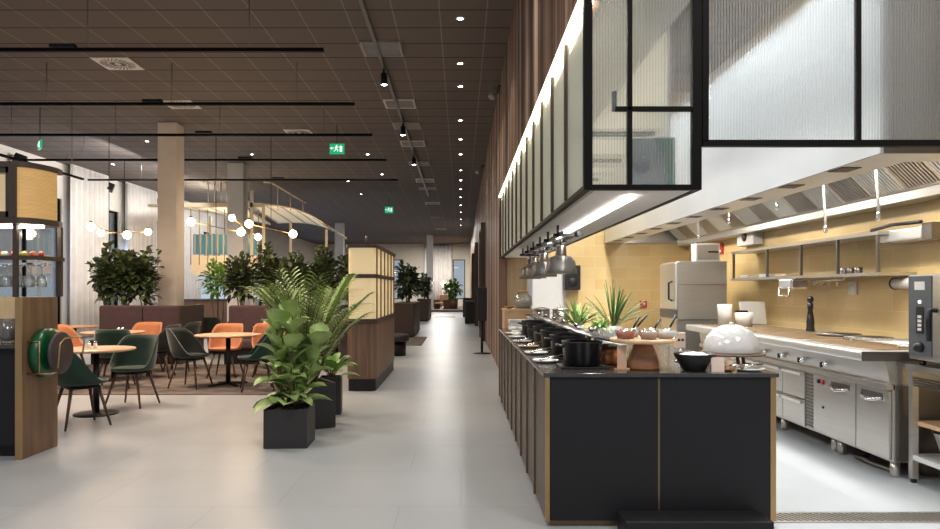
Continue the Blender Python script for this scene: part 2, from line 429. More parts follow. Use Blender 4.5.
MB().grid(lambda u,v:(-2.8+2.1*u,YB-.2+.06*sin(u*2.1*2*pi/.3),.16+4.7*v),90,2).build('fabric','curtain',t,world=True,solid=.01)

# ------------------------------------------------------------------ ceiling furniture
def rod(mb,p,q,r=.006,n=6): return mb.tube([p,q],r,n)
# black linear rails on wires
for i,yy in enumerate((8.4,10.84,13.0,15.5,18.3)):
    xe=-1.66; zr=4.3; xs=-9.82
    t=thing('hanging_rail','long thin black rail hung below the ceiling, %s from the camera'%ORD[i],'rail',(xe-2,yy,zr),group='black rails under the ceiling')
    MB().box(xs,xe,yy-.025,yy+.025,zr-.022,zr+.022).build('rail_bar','rail_black',t,world=True)
    for q in range(5):
        xx=xe-.9-1.95*q
        rod(MB(),(xx,yy,zr+.03),(xx,yy,CEIL),.006).build('wire','steel_dark',t,world=True)
    MB().box(xe-3.3,xe-3.0,yy-.035,yy+.035,zr+.03,zr+.07).build('power_feed','black_metal',t,world=True)
t=thing('hanging_rail','black rail running lengthwise above the bar cabinet','rail',(-7.5,10,3.6))
MB().box(-7.52,-7.48,6.4,13.8,3.58,3.62).build('rail_bar','rail_black',t,world=True)
for yy in (7.5,10.,13.4): rod(MB(),(-7.5,yy,3.62),(-7.5,yy,CEIL)).build('wire','steel_dark',t,world=True)
# pendants: cable, thin rod, globe bulbs
def pendant(pxs, yy, label):
    pts=[(X(px,yy),Z(py,yy)) for px,py in pxs]
    cx=sum(p[0] for p in pts)/2; top=max(p[1] for p in pts)+.06
    t=thing('globe_pendant',label,'pendant lamp',(cx,yy,top),group='globe pendants over the dining area')
    MB().tube([(cx,yy,4.27),(cx,yy,(pts[0][1]+pts[1][1])/2)],.007,6).build('cable','black_metal',t,world=True)
    MB().tube([(pts[0][0],yy,pts[0][1]),(pts[1][0],yy,pts[1][1])],.009,6).build('rod','brass',t,world=True)
    for px,pz in pts:
        MB().lathe([(0,-.075),(.045,-.06),(.072,-.02),(.075,0),(.065,.04),(.035,.068),(0,.075)],(px,yy,pz),16).build('bulb','bulb_glow',t,world=True)
        MB().lathe([(.02,.05),(.028,.06),(.028,.11),(0,.11)],(px,yy,pz),10).build('bulb_holder','brass',t,world=True)
        lamp('POINT',(px,yy-.12,pz-.05),9,srgb(255,222,184),.1)
pendant([(91,227),(127,235)],13.0,'globe pendant before the near curtain, its left rod end highest')
pendant([(101,233),(148,232)],15.5,'globe pendant with level rod left of the pale column')
pendant([(191,222),(241,232)],13.0,'globe pendant with long rod just right of the pale column')
pendant([(232,218),(258,237)],15.5,'globe pendant with steeply tilted rod in front of grey column')
pendant([(249,224),(293,234)],13.0,'globe pendant with bulb furthest right before the canopy')
# ceiling track with spots
t=thing('spotlight_track','long dark lighting track on the ceiling over the corridor','track',(-1.22,10,CEIL))
MB().box(-1.245,-1.195,1.5,26,CEIL-.045,CEIL-.001).build('track_bar','steel_dark',t,world=True)
for i,(px,py,zz) in enumerate(((384,82,4.7),(403,133,4.7),(414,163,4.7))):
    yy=F*(zz-EYE)/(290-py)
    t=thing('track_spotlight','black cylinder spotlight under the track, %s from the camera'%ORD[i],'spotlight',(-1.22,yy,CEIL-.046),group='spotlights under the corridor track')
    MB().lathe([(0,-.0),(.02,0),(.02,-.06),(.05,-.07),(.055,-.24),(.045,-.25)],(0,0,0),16).build('housing','black_metal',t)
    MB().lathe([(0,-.235),(.045,-.235),(.045,-.25),(0,-.255)],(0,0,0),14).build('lens','spot_glow',t)
    lamp('SPOT',(-1.22,yy,CEIL-.33),110,(1,.93,.84),.06,(0,0,0),spot=radians(80),blend=.8)
# frosted grille panels
for i,py in enumerate((48,103,125,143,163,180,188,203,217,229)):
    yy=F*(CEIL-EYE)/(290-py)
    t=thing('ceiling_grille','grey rectangular ceiling grille beside the track, %s from the camera'%ORD[i],'ceiling grille',(-1.16,yy,CEIL-.02),group='grilles along the corridor ceiling')
    MB().box(-.29,.29,-.3,-.27,-.012,.018).box(-.29,.29,.27,.3,-.012,.018).box(-.29,-.26,-.27,.27,-.012,.018).box(.26,.29,-.27,.27,-.012,.018).build('frame','vent_white' if i%2 else 'grille',t)
    mb=MB()
    for q in range(9): mb.box(-.26,.26,-.255+q*.058,-.225+q*.058,-.006,.018,rot=(.5,0,0))
    mb.build('slats','grille',t)
# swirl diffusers
def swirl(px,py,label):
    yy=F*(CEIL-EYE)/(290-py); xx=X(px,yy)
    t=thing('swirl_diffuser',label,'air vent',(xx,yy,CEIL-.012),group='swirl vents in the dining ceiling')
    MB().box(-.29,.29,-.29,.29,-.006,.01).build('plate','vent_white',t)
    mb=MB()
    for k in range(24):
        a=2*pi*k/24
        for r0,r1 in ((.05,.13),(.15,.26)):
            w=.012 if r0<.1 else .022
            q=[(r0*cos(a),r0*sin(a)),(r0*cos(a+w/r0),r0*sin(a+w/r0)),(r1*cos(a+.35+w/r1),r1*sin(a+.35+w/r1)),(r1*cos(a+.35),r1*sin(a+.35))]
            mb.prism(q,-.009,-.0061)
    mb.build('slots','black_plastic',t)
swirl(118,63,'white square swirl vent in the ceiling nearest the camera')
swirl(181,104,'white square swirl vent above the pale column')
swirl(299,132,'white square swirl vent left of the nearest exit sign')
# recessed downlights
dl=MB().lathe([(.075,.004),(.09,0),(.09,-.006),(.06,-.004),(.055,.004)],n=20)
def downlight(xx,yy,label,grp,power=60,warm=(1,.94,.86)):
    t=thing('ceiling_downlight',label,'downlight',(xx,yy,CEIL-.003),group=grp)
    MB().lathe([(.04,-.001),(.062,-.001),(.062,-.006),(.04,-.01)],n=18).build('trim_ring','vent_white',t)
    MB().lathe([(0,-.006),(.04,-.006),(.04,-.002),(0,-.002)],n=18).build('lens','spot_glow',t)
    if power: lamp('SPOT',(xx,yy,CEIL-.05),power,warm,.08,spot=radians(95),blend=.9)
for i,py in enumerate((18,63,86,120,139,154,170,180,189,197,205,212,219,225)):
    yy=F*(CEIL-EYE)/(290-py)
    downlight(-.01,yy,'bright round downlight in the corridor row, %s from the camera'%ORD[i],'downlights in the corridor row',(150 if i in (0,1,2,3,5,7,9,11) else 0))
downlight(-.02,6.2,'round downlight in the corridor ceiling above the near floor','downlights in the corridor row',130)
downlight(-1.9,5.9,'round downlight above the near planters','downlights in the dining ceiling',260)
downlight(-5.2,6.6,'round downlight above the near dining table','downlights in the dining ceiling',130,(1,.92,.84))
for i,(px,py) in enumerate(((252,154),(368,154),(382,174),(348,181),(361,194),(246,186),(147,141),(113,164))):
    yy=F*(CEIL-EYE)/(290-py)
    downlight(X(px,yy),yy,'small round downlight over the dining side, %s in order of distance'%ORD[[1,2,4,5,7,6,0,3][i]],'downlights in the dining ceiling',80 if i in(0,1,4,6,7) else 0,(1,.92,.84))
# exit signs
def man(mb,s,y):
    for q in ([(-.02,.055),(.005,.06),(.01,.08),(-.012,.083)],[(-.03,.0),(.0,.0),(.012,.05),(-.018,.052)],[(-.03,.0),(-.012,.0),(-.03,-.035),(-.06,-.06),(-.068,-.052),(-.042,-.03)],[(-.018,.0),(.0,0),(.03,-.02),(.022,-.06),(.01,-.06),(.014,-.025)],[(.01,.045),(.04,.025),(.046,.032),(.012,.055)],[(-.02,.05),(-.05,.03),(-.046,.022),(-.014,.04)]):
        mb.prism([(a*s,b*s) for a,b in q],y-.004,y,'xz')
def exit_sign(xx,yy,zz,w,h,rz,label):
    t=thing('exit_sign',label,'exit sign',(xx,yy,zz),rz)
    MB().box(-w/2,w/2,-.02,.02,-h/2,h/2).build('sign_box','sign_green',t,bevel=.004)
    MB().tube([(0,0,h/2),(0,0,CEIL-zz-.001)],.008,6).build('hanger','black_metal',t)
    mb=MB(); man(mb,h/.22,-.021); mb.build('running_man','sign_white',t)
    mb=MB().prism([(-.14*w/.3,.012),(-.1*w/.3,.045),(-.1*w/.3,.02),(-.06*w/.3,.02),(-.06*w/.3,.004),(-.1*w/.3,.004),(-.1*w/.3,-.02)],-.025,-.021,'xz'); mb.build('arrow','sign_white',t)
    MB().box(.06*w/.3,.11*w/.3,-.025,-.021,-.06,.06).build('door_symbol','sign_white',t)
exit_sign(X(337,14.9),14.9,Z(149,14.9),.31,.22,0,'green exit sign with running man nearest over the dining side')
exit_sign(X(389,26.7),26.7,Z(210,26.7),.32,.24,0,'green exit sign further away near the corridor track')
exit_sign(X(40,13.5),13.5,Z(145,13.5),.3,.16,-.9,'turned green exit sign in front of the left wall')
# wall speakers
def speaker(px,py,yy,label,m,rz,wall_x):
    xx=X(px,yy); zz=Z(py,yy)
    t=thing('wall_speaker',label,'speaker',(xx,yy,zz))
    (MB().box(-.14,.14,-.11,.11,-.12,.12,rot=(radians(-15),radians(20),rz)) if wall_x<0 else MB().lathe([(0,-.11),(.06,-.11),(.065,-.1),(.065,.1),(.06,.11),(0,.11)],axis=(.5,.5,1.),n=20)).build('cabinet',m,t,bevel=.02 if wall_x<0 else 0)
    MB().tube([(0,0,0),((wall_x-xx)*.6,0,.12),(wall_x-xx,0,.12)],.015,8).build('bracket','black_metal',t)
speaker(20,160,17.3,'black speaker on left wall above the bar cabinet','black_plastic',.4,XL)
speaker(109,187,21.7,'black speaker on left wall between the two near curtains','black_plastic',.4,XL)
speaker(158,203,25.2,'black speaker on left wall behind the pale column','black_plastic',.4,XL)
speaker(494,93,11.7,'grey spot speaker high on the wood wall nearest the camera','grille',-.3,WX)
speaker(479,170,19.3,'grey spot speaker high on the wood wall further down','grille',-.3,WX)
# ------------------------------------------------------------------ plants
def leaf(mb, base, d, up, L, W, droop=.25, fold=.18, nseg=4):
    d=Vector(d).normalized(); up=Vector(up); s=d.cross(up)
    s = s.normalized() if s.length>1e-4 else d.orthogonal().normalized()
    n=s.cross(d).normalized(); base=Vector(base); rows=[]
    for i in range(nseg+1):
        t=i/nseg; w=W*.5*(sin(pi*min(1,t*.9+.06))**.8)*(1-.15*(1-t)) if i<nseg else .004
        c=base+d*(L*t*(1-.15*droop*t))-Vector((0,0,1))*(droop*L*t*t)
        rows.append([mb.bm.verts.new(c-s*w+n*w*fold*2),mb.bm.verts.new(c),mb.bm.verts.new(c+s*w+n*w*fold*2)])
    for a,b in zip(rows,rows[1:]):
        for j in (0,1):
            f=mb.bm.faces.new((a[j],a[j+1],b[j+1],b[j])); f.smooth=True
def bush(name,label,cat,loc,rx,ry,h0,h1,n,L,W,m,seed,group=None,parent_extra=None,dens=.55):
    r=random.Random(seed); t=thing(name,label,cat,loc,group=group); mb=MB(); st=MB()
    zc=(h0+h1)/2; rz=(h1-h0)/2
    for k in range(4):
        a=2*pi*k/4+r.random(); q=(rx*.45*cos(a),ry*.45*sin(a),zc+rz*.4)
        st.tube([(rx*.12*cos(a),ry*.12*sin(a),0),(q[0]*.6,q[1]*.6,zc*.6),q],[.014,.01,.005],6)
    for i in range(n):
        u=Vector((r.gauss(0,1),r.gauss(0,1),r.gauss(0,1))).normalized(); k=dens+(1-dens)*r.random()
        bump=.82+.25*sin(3*u.x+seed)*cos(4*u.z+seed*2)
        p=Vector((u.x*rx*k*bump,u.y*ry*k*bump,zc+u.z*rz*k*bump))
        d=(u*.7+Vector((r.uniform(-.7,.7),r.uniform(-.7,.7),r.uniform(-.2,.9)))).normalized()
        l=L*r.uniform(.7,1.2)
        leaf(mb,p,d,Vector((r.uniform(-.5,.5),r.uniform(-.5,.5),1)),l,W*l/L,r.uniform(.1,.4),.15,3)
    st.build('stem','stem',t); mb.build('foliage',m,t,keep=True)
    return t
def cube_planter(t, w, h, rz=0):
    mb=MB(); e=.018
    a=w/2; b=a-e
    v=lambda q,z:[(q*sx,q*sy,z) for sx,sy in ((-1,-1),(1,-1),(1,1),(-1,1))]
    bm=mb.bm; A=[bm.verts.new(p) for p in v(a,0)]; B=[bm.verts.new(p) for p in v(a,h)]; C=[bm.verts.new(p) for p in v(b,h)]; D=[bm.verts.new(p) for p in v(b,h-.06)]
    bm.faces.new(A[::-1]); bm.faces.new(D)
    for P,Q in ((A,B),(B,C),(C,D)):
        for i in range(4): bm.faces.new((P[i],P[(i+1)%4],Q[(i+1)%4],Q[i]))
    mb.build('planter','planter_black',t,bevel=.006)
    MB().grid(lambda u,v:((u-.5)*2*(b-.002),(v-.5)*2*(b-.002),h-.045+.012*sin(u*17)*cos(v*13)),10,10).build('soil','soil',t)
# three black cube planters by the corridor
r=random.Random(11)
t=thing('potted_fiddle_leaf_fig','bright fiddle leaf fig in the nearest black cube planter','potted plant',(X(290,6.32),6.32,0),.02)
cube_planter(t,.385,.345); lf=MB(); st=MB()
for k in range(7):
    a=2*pi*k/7+.3; R0=.06; top=Vector((.2*cos(a)+.05,.16*sin(a),r.uniform(.72,1.1))); 
    if k==6: top=Vector((.02,0,1.22))
    st.tube([(R0*cos(a),R0*sin(a),.3),((top.x+R0*cos(a))/2,(top.y+R0*sin(a))/2,top.z*.65),top],[.011,.009,.005],6)
    for j in range(12):
        f=.1+.9*(j/11.)**.9; p=Vector((R0*cos(a),R0*sin(a),.3)).lerp(top,min(1,f))
        b=a*1.0+j*2.4; el=.35+.75*(j/11.)+r.uniform(-.15,.2)
        d=Vector((cos(b)*cos(el),sin(b)*cos(el),sin(el))); l=r.uniform(.24,.36)
        leaf(lf,p,d,(r.uniform(-.2,.2),r.uniform(-.2,.2),1),l,l*.62,r.uniform(.15,.45),.22,5)
st.build('stem','stem',t); lf.build('foliage','leaf_bright',t,keep=True)
t=thing('potted_areca_palm','feathery areca palm in the middle black cube planter','potted plant',(X(309,7.15),7.15,0),.55)
cube_planter(t,.42,.46); lf=MB(); st=MB()
for k in range(30):
    a=2*pi*k*.382+r.uniform(-.2,.2); L=r.uniform(.85,1.3); el=r.uniform(1.12,1.5) 
    p0=Vector((.06*cos(a*2),.06*sin(a*2),.4)); pts=[]; p=p0.copy(); e=el
    for i in range(10):
        pts.append(p.copy()); p+=Vector((cos(a)*cos(e),sin(a)*cos(e),sin(e)))*L/9; e-=.03+.1*(i/9)*(1.75-el)*2
    st.tube(pts,[.009-.0007*i for i in range(10)],5)
    for i in range(3,10):
        for q in (0,.33,.66):
            i2=min(i+1,9); c=pts[i].lerp(pts[i2],q); d=(pts[i]-pts[i-1]).normalized(); s=d.cross(Vector((0,0,1))).normalized()
            for sg in (-1,1):
                dd=(d*.75+s*sg*.8+Vector((0,0,.15))).normalized(); leaf(lf,c,dd,(0,0,1),.3*(1-.35*abs(i-6)/5),.036,.35,.1,3)
st.build('stem','stem',t); lf.build('fronds','palm_green',t,keep=True)
t=thing('potted_rubber_plant','low bright leafy plant in the rearmost black planter','potted plant',(X(331,7.9),7.9,0),.1)
cube_planter(t,.24,.42); lf=MB(); st=MB()
for k in range(22):
    a=k*2.4; el=.3+.9*((k*7)%22)/22; d=Vector((cos(a)*cos(el),sin(a)*cos(el),sin(el))); p=Vector((.03*cos(a),.03*sin(a),.4+.1*((k*5)%22)/22))
    st.tube([(0,0,.36),p,p+d*.08],[.007,.006,.004],5); leaf(lf,p+d*.08,d,(0,0,1),.24,.13,.3,.2,5)
st.build('stem','stem',t); lf.build('foliage','leaf_lit',t,keep=True)

# banquettes with hedges on their backs
def banquette(x0,x1,y0,label,zt=1.1):
    t=thing('banquette',label,'banquette',((x0+x1)/2,y0,0))
    MB().box(x0,x1,y0+.42,y0+.62,0.02,zt).build('backrest','plum_fabric',t,world=True,bevel=.04)
    MB().box(x0,x1,y0+.62,y0+1.2,0.02,zt-.05).build('planter_box','counter_side',t,world=True,bevel=.01)
    MB().box(x0,x1,y0,y0+.42,.3,.46).build('seat','plum_fabric',t,world=True,bevel=.04)
    MB().box(x0+.05,x1-.05,y0+.05,y0+.5,0,.3).build('plinth','black_metal',t,world=True)
    mb=MB(); n=max(2,int((x1-x0)/.8))
    for i in range(1,n): mb.box(x0+(x1-x0)*i/n-.006,x0+(x1-x0)*i/n+.006,y0+.412,y0+.42,.47,zt-.03)
    mb.build('seam','black_metal',t,world=True)
    MB().box(x1,x1+.05,y0,y0+1.2,0,zt+.01).build('end_panel','bar_frame',t,world=True,bevel=.01)
banquette(-7.0,-5.3,13.0,'plum banquette left of the pale column with hedge behind')
banquette(-4.5,-2.3,13.0,'plum banquette behind the palm with a long hedge behind')
hl=['dense dark fig bush at the left end of the left hedge','dense dark fig bush in the middle of the left hedge','dense dark fig bush touching the pale column']
for i,xx in enumerate((-7.06,-6.7,-6.34)):
    bush('fig_bush',hl[i],'bush',(xx+.0,13.9,1.06),.36,.3,.0,1.24,620,.16,.1,'leaf_dark',20+i,'fig bushes in the left hedge',dens=.15)
hl=['dark fig bush at the left end of the long hedge, behind the orange chair','dark fig bush second from the left in the long hedge','dark fig bush third from the left in the long hedge','dark fig bush in the long hedge right behind the palm','dark fig bush at the right end of the hedge by the lantern divider']
for i,(xx,h) in enumerate(((-4.4,1.18),(-3.85,1.25),(-3.3,1.15),(-2.75,1.2),(-2.2,1.25))):
    bush('fig_bush',hl[i],'bush',(xx,13.9,1.06),.38,.3,0.0,h,620,.16,.1,'leaf_dark',30+i,'fig bushes in the long hedge',dens=.15)
t=bush('potted_tree','bright lit green tree with bare trunks between the two hedges','tree',(X(218,15.4),15.4,0),.42,.4,1.2,2.12,300,.16,.09,'leaf_lit',50,dens=.3)
MB().lathe([(0,0),(.2,0),(.24,.45),(.21,.45),(.2,.4),(0,.4)],n=20).build('planter','planter_black',t)

# ------------------------------------------------------------------ dining chairs and tables
def shell_fn(u,v):
    th=2*pi*u; b=(1-cos(th))/2; k=max(0,min(1,(b-.22)/.6)); k=k*k*(3-2*k); rim=.025+.37*k
    if v<.5: q=v/.5; rad=.215*q; z=.445-.018*(1-q*q)*1.0
    else:
        q=(v-.5)/.5; rad=.215+.075*(q**.7)*(.35+.65*k); z=.445+rim*(q**1.25)
    fr=1.0+.06*(1-b)
    tw=1.0 if v<.5 else 1-.2*k*q
    return (sin(th)*rad*1.04*tw, cos(th)*rad*fr-(.05*k*q if v>=.5 else 0), z)
def make_chair(m, label, name='tub_chair'):
    t=thing(name,label,'chair',(0,0,0))
    MB().grid(shell_fn,36,14,closed=True).build('shell',m,t,solid=.022)
    MB().lathe([(0,.0),(.19,0),(.205,.018),(.19,.04),(0,.05)],(0,.015,.432),28).build('seat_cushion',m,t)
    MB().box(-.15,.15,-.15,.15,.39,.412).build('seat_frame','black_metal',t,bevel=.008)
    for sx in (-1,1):
        for sy in (-1,1):
            MB().tube([(sx*.13,sy*.13,.4),(sx*.225,sy*.215,.002)],[.019,.011],8).build('leg','leg_wood',t)
    return t
G='tub chairs around the dining tables'
chairs=[ # material, x, y, rz, label
 ('green_velvet',-3.93,7.18,-.75,'green velvet tub chair nearest the camera, beside the oak bar panel'),
 ('green_velvet',-3.98,8.42,pi-.1,'green velvet tub chair facing the camera across the near table'),
 ('dark_velvet',-3.87,9.95,-pi/2-.15,'dark green tub chair facing right at the left side of the middle table'),
 ('green_velvet',-2.84,9.68,pi/2+.35,'green tub chair half hidden by the fig plant at the middle table'),
 ('orange_velvet',-3.76,11.1,pi,'orange tub chair behind the middle table'),
 ('orange_velvet',-3.12,11.25,pi+.2,'orange tub chair glimpsed behind the fig plant leaves'),
 ('dark_velvet',-4.8,11.0,pi/2+.2,'dark green tub chair facing left nearest the carpet centre'),
 ('dark_velvet',-4.85,12.0,pi/2+.1,'dark green tub chair behind another, in front of banquette end'),
 ('orange_velvet',-5.3,11.62,pi,'orange tub chair in front of the left banquette'),
 ('orange_velvet',-6.15,10.85,-pi/2-.3,'orange tub chair just right of the oak bar panel'),
 ('green_velvet',-4.95,9.95,.25,'green tub chair seen from behind between the near tables'),
 ('navy_velvet',-7.15,11.7,.6,'dark blue tub chair below the near curtain'),
 ('dark_velvet',-5.3,14.6,.3,'dark tub chair in the gap right of the pale column'),
 ('dark_velvet',-4.95,15.1,2.6,'dark tub chair by the trunks of the bright green tree'),
]
proto={}
for m,x,y,rz,lab in chairs:
    if m not in proto:
        o=proto[m]=make_chair(m,lab); o.location=(x,y,.012 if y>9.3 and y<13.5 else 0); o.rotation_euler=(0,0,rz); o['group']=G
    else: dup(proto[m],(x,y,.012 if y>9.3 and y<13.5 else 0),rz,lab,G)
def table(x,y,rad,label,base='disc',z0=0.):
    t=thing('round_table',label,'table',(x,y,z0),group='round wooden dining tables')
    MB().lathe([(0,.715),(rad-.02,.715),(rad,.725),(rad,.735),(rad-.006,.742),(0,.742)],n=40).build('tabletop','table_wood',t)
    MB().tube([(0,0,.02),(0,0,.712)],.034,14).build('column','black_metal',t)
    MB().lathe([(0,.7),(.12,.7),(.12,.714),(0,.714)],n=20).build('top_plate','black_metal',t)
    mb=MB()
    if base=='disc': mb.lathe([(0,0),(.235,0),(.235,.012),(.05,.022),(0,.022)],n=32)
    else:
        for k in range(4):
            a=pi/4+k*pi/2; mb.tube([(0,0,.035),(.3*cos(a),.3*sin(a),.014)],[.022,.013],8)
    mb.build('base','black_metal',t)
table(-4.12,7.85,.41,'round wooden table nearest the camera, with disc base')
table(-3.4,10.15,.47,'round wooden table left of the fig plant','cross',.012)
table(-5.4,10.8,.46,'round wooden table in front of the left banquette','disc',.012)
table(-6.0,9.8,.42,'round wooden table partly behind the oak bar panel','disc',.012)
table(-6.95,12.5,.4,'small far round table below the near curtain','disc',.012)
table(-3.3,12.4,.4,'round table in front of the long plum banquette','disc',.012)
def shaker(x,y,z,label,g):
    t=thing('salt_shaker',label,'shaker',(x,y,z),group=g)
    MB().lathe([(0,0),(.02,0),(.022,.01),(.019,.06),(0,.062)],n=14).build('body','white_ceramic',t)
    MB().lathe([(.019,.06),(.017,.074),(0,.078)],n=14).build('cap','chrome',t)
shaker(-4.19,7.83,.742,'white shaker on the nearest table, left of its pair','shakers on the near table')
shaker(-4.12,7.83,.742,'white shaker on the nearest table, right of its pair','shakers on the near table')
shaker(-5.25,10.65,.754,'white shaker before the orange chair, left of its pair','shakers on the table by the banquette')
shaker(-5.19,10.65,.754,'white shaker before the orange chair, right of its pair','shakers on the table by the banquette')
t=thing('table_marker','small white upright marker on the table before the long banquette','table marker',(-3.45,12.3,.754))
MB().box(-.05,.05,-.02,.02,0,.015).build('foot','white_plastic',t); MB().box(-.045,.045,-.004,.004,.015,.13).build('card','white_plastic',t)

# ------------------------------------------------------------------ bar unit at the left edge
bx=-3.62
t=thing('bar_counter','oak and black bar counter at the left edge','bar counter',(bx-.7,5.98,0))
MB().box(bx-.045,bx,5.73,6.24,0,1.34).build('end_panel','bar_oak',t,world=True,bevel=.004)
MB().box(bx-1.4,bx-.046,6.2,6.24,.95,1.34).build('back_panel','pale_panel',t,world=True)
MB().box(bx-1.4,bx-.046,5.8,6.2,.1,.915).build('front_panel','counter_black',t,world=True)
MB().box(bx-1.4,bx-.046,5.74,6.2,.915,.945).build('worktop','counter_top',t,world=True,bevel=.004)
MB().box(bx-1.4,bx-.046,5.86,6.2,0,.1).build('plinth','black_metal',t,world=True)
MB().box(bx-.052,bx+.004,5.722,5.73,0,1.342).build('edge_trim','brass',t,world=True)
t=thing('glass_lantern','dark glass tumbler standing on the bar counter','glass',(X(4,5.9),5.95,.945))
MB().lathe([(0,0),(.05,0),(.06,.02),(.072,.21),(.068,.21),(.056,.025),(0,.012)],n=24).build('bowl','thin_glass',t)
MB().lathe([(0,.013),(.05,.02),(.062,.12),(0,.12)],n=20).build('drink','bar_frame',t)
# round green wall fixture on the oak panel
cx,cy,cz=bx,6.0,.86
t=thing('wall_drum','round green drum with dark disc on the oak bar panel','wall drum',(cx,cy,cz))
MB().lathe([(0,0),(.195,0),(.212,.02),(.212,.08),(.17,.1),(0,.1)],n=36,axis=(1,0,0)).build('drum','drum_green',t)
MB().lathe([(0,.1),(.06,.1),(.06,.15),(0,.15)],n=20,axis=(1,0,0)).build('hub','black_metal',t)
MB().lathe([(0,.148),(.165,.148),(.182,.156),(.182,.172),(.168,.182),(0,.178)],n=36,axis=(1,0,0)).build('disc','drum_dark',t)
mb=MB()
mb.tube([(0,-.2,-.16),(.2,-.2,-.16),(.23,-.17,-.15)],.006,8); mb.tube([(0,.17,.13),(.26,.17,.13),(.26,-.1,.13),(.24,-.14,.09),(.22,-.14,-.12)],.007,8); mb.tube([(0,-.2,.11),(.1,-.2,.11),(.1,-.2,-.16)],.006,8)
mb.tube([(.26,.17,.13),(.26,.2,.08),(.24,.2,-.06)],.007,8)
mb.build('bracket','brass',t)
# cabinet hung over the bar
z0,z1=1.95,2.46
def cw(u,off=0.):   # outline: quarter-ellipse corner turning from the front face to the side
    a=pi/2*u; return (-3.66+(.14+off)*sin(a), 6.06-(.33+off)*cos(a))
t=thing('bar_cabinet','lit curved cabinet with ribbed corner hung above the bar','bar cabinet',(bx-.4,6.1,z0))
mb=MB(); mb.grid(lambda u,v:(*cw(u,.004*sin(v*38*2*pi)),z0+.05+(z1-z0-.09)*v),20,152); mb.build('ribbed_corner','rattan',t,world=True)
for za,zb,nm in ((z0,z0+.05,'bottom_rail'),(z1-.045,z1,'top_rail')):
    pl=[cw(i/16,.012) for i in range(17)]+[(-3.53,6.16),(-5.2,6.16),(-5.2,5.73-.012)]
    MB().prism(pl,za,zb).build(nm,'bar_frame',t,world=True)
MB().box(-3.72,-3.66,5.71,5.76,z0+.05,z1-.045).build('post','bar_frame',t,world=True)
MB().box(-5.2,-3.72,5.735,5.75,z0+.05,z0+.1).box(-5.2,-3.72,5.735,5.75,z1-.09,z1-.045).box(-3.76,-3.72,5.735,5.75,z0+.05,z1-.045).build('door_frame','bar_frame',t,world=True)
MB().box(-5.2,-3.72,6.1,6.14,z0+.05,z1-.045).build('back_panel','lit_box',t,world=True)
MB().box(-5.2,-3.76,5.74,5.745,z0+.1,z1-.09).build('door_glass','thin_glass',t,world=True)
# open shelves under it
t=thing('bar_shelf','open glass bar shelf with slim posts under the curved cabinet','bar shelf',(bx-.4,6.0,1.34))
for (px,py) in ((-3.69,5.76),(-3.53,6.12),(-5.0,5.76)): MB().box(px-.017,px+.017,py-.017,py+.017,1.342,z0).build('post','bar_frame',t,world=True)
MB().box(-5.1,-3.54,5.78,6.14,1.665,1.68).build('glass_shelf','clear_glass',t,world=True)
MB().box(-5.1,-3.50,5.74,5.78,1.65,1.685).box(-3.54,-3.5,5.78,6.14,1.65,1.685).build('shelf_rail','bar_frame',t,world=True)
MB().box(-5.0,-3.56,5.9,5.94,z0-.02,z0-.003).build('light_strip','led_strong',t,world=True)  # fill strip added to brighten the open shelf
mb=MB()
for y in (5.86,5.98,6.1): mb.box(-5.05,-3.56,y-.008,y+.008,1.615,1.63)
mb.build('glass_rack','chrome',t,world=True)
k=0; names=['left','second','third','fourth','right']
for i in range(10):
    xx=-4.02+(i//2)*.093+(i%2)*.04
    tag(MB().lathe([(.036,-.19),(.042,-.14),(.03,-.1),(.006,-.085),(.005,-.02),(.033,-.006),(.034,-.0)],(xx,5.86+.12*(i%2),1.615),18).build('wine_glass','thin_glass',solid=.002),'stemmed glass hanging upside down in the bar rack, %s from left'%(ORD[i]),'wine glass','wine glasses in the bar rack')
fr=['fruit_red','fruit_green','fruit_yellow','white_food','fruit_red','fruit_green','fruit_yellow','orange_food','fruit_red']
for i in range(9):
    xx=-4.03+i*.054; rr=.026
    tag(MB().lathe([(0,-rr),(rr*.7,-rr*.72),(rr,0),(rr*.72,rr*.7),(rr*.2,rr*.95),(0,rr*.85)],(xx,5.9+.03*(i%3),1.68+rr),14).build('fruit',fr[i]),'small %s fruit on the bar glass shelf, %s from left'%({'fruit_red':'red','fruit_green':'green','fruit_yellow':'yellow','white_food':'pale','orange_food':'orange'}[fr[i]],ORD[i]),'fruit','fruit on the bar shelf')

# ------------------------------------------------------------------ lantern divider on the corridor
X0,X1,Y0,Y1=-1.58,-1.17,9.6,12.2
def stad(off,n=10):   # rounded near end
    p=[]
    rad=.09
    for k in range(n+1): a=pi+pi/2*k/n; p.append((X0+rad+(rad+off)*cos(a),Y0+rad+(rad+off)*sin(a)))
    for k in range(n+1): a=1.5*pi+pi/2*k/n; p.append((X1-rad+(rad+off)*cos(a),Y0+rad+(rad+off)*sin(a)))
    p+= [(X1+off,Y1+off),(X0-off,Y1+off)]
    return p
t=thing('lantern_divider','tall divider with cream lit top and walnut base beside the corridor','divider',((X0+X1)/2,Y0+1,0))
MB().prism(stad(-.012),0,.17).build('plinth','black_metal',t,world=True)
MB().prism(stad(0),.17,.93).build('base','walnut',t,world=True)
MB().prism(stad(.014),.93,1.0).build('band','bar_frame',t,world=True)
MB().prism(stad(-.015),1.0,2.0).build('lantern','cream_panel',t,world=True)
MB().prism(stad(.006),1.565,1.62).build('band','bar_frame',t,world=True)
MB().prism(stad(.02),1.985,2.03).build('cap','bar_frame',t,world=True)
for i in range(6):
    yy=Y0+.12+i*.49
    MB().box(X1-.016,X1+.004,yy-.014,yy+.014,1.0,1.99).build('mullion','bronze',t,world=True)
rod(MB(),(-1.4,10.3,2.03),(-1.4,10.3,2.2),.02,10).build('stub','bar_frame',t,world=True)
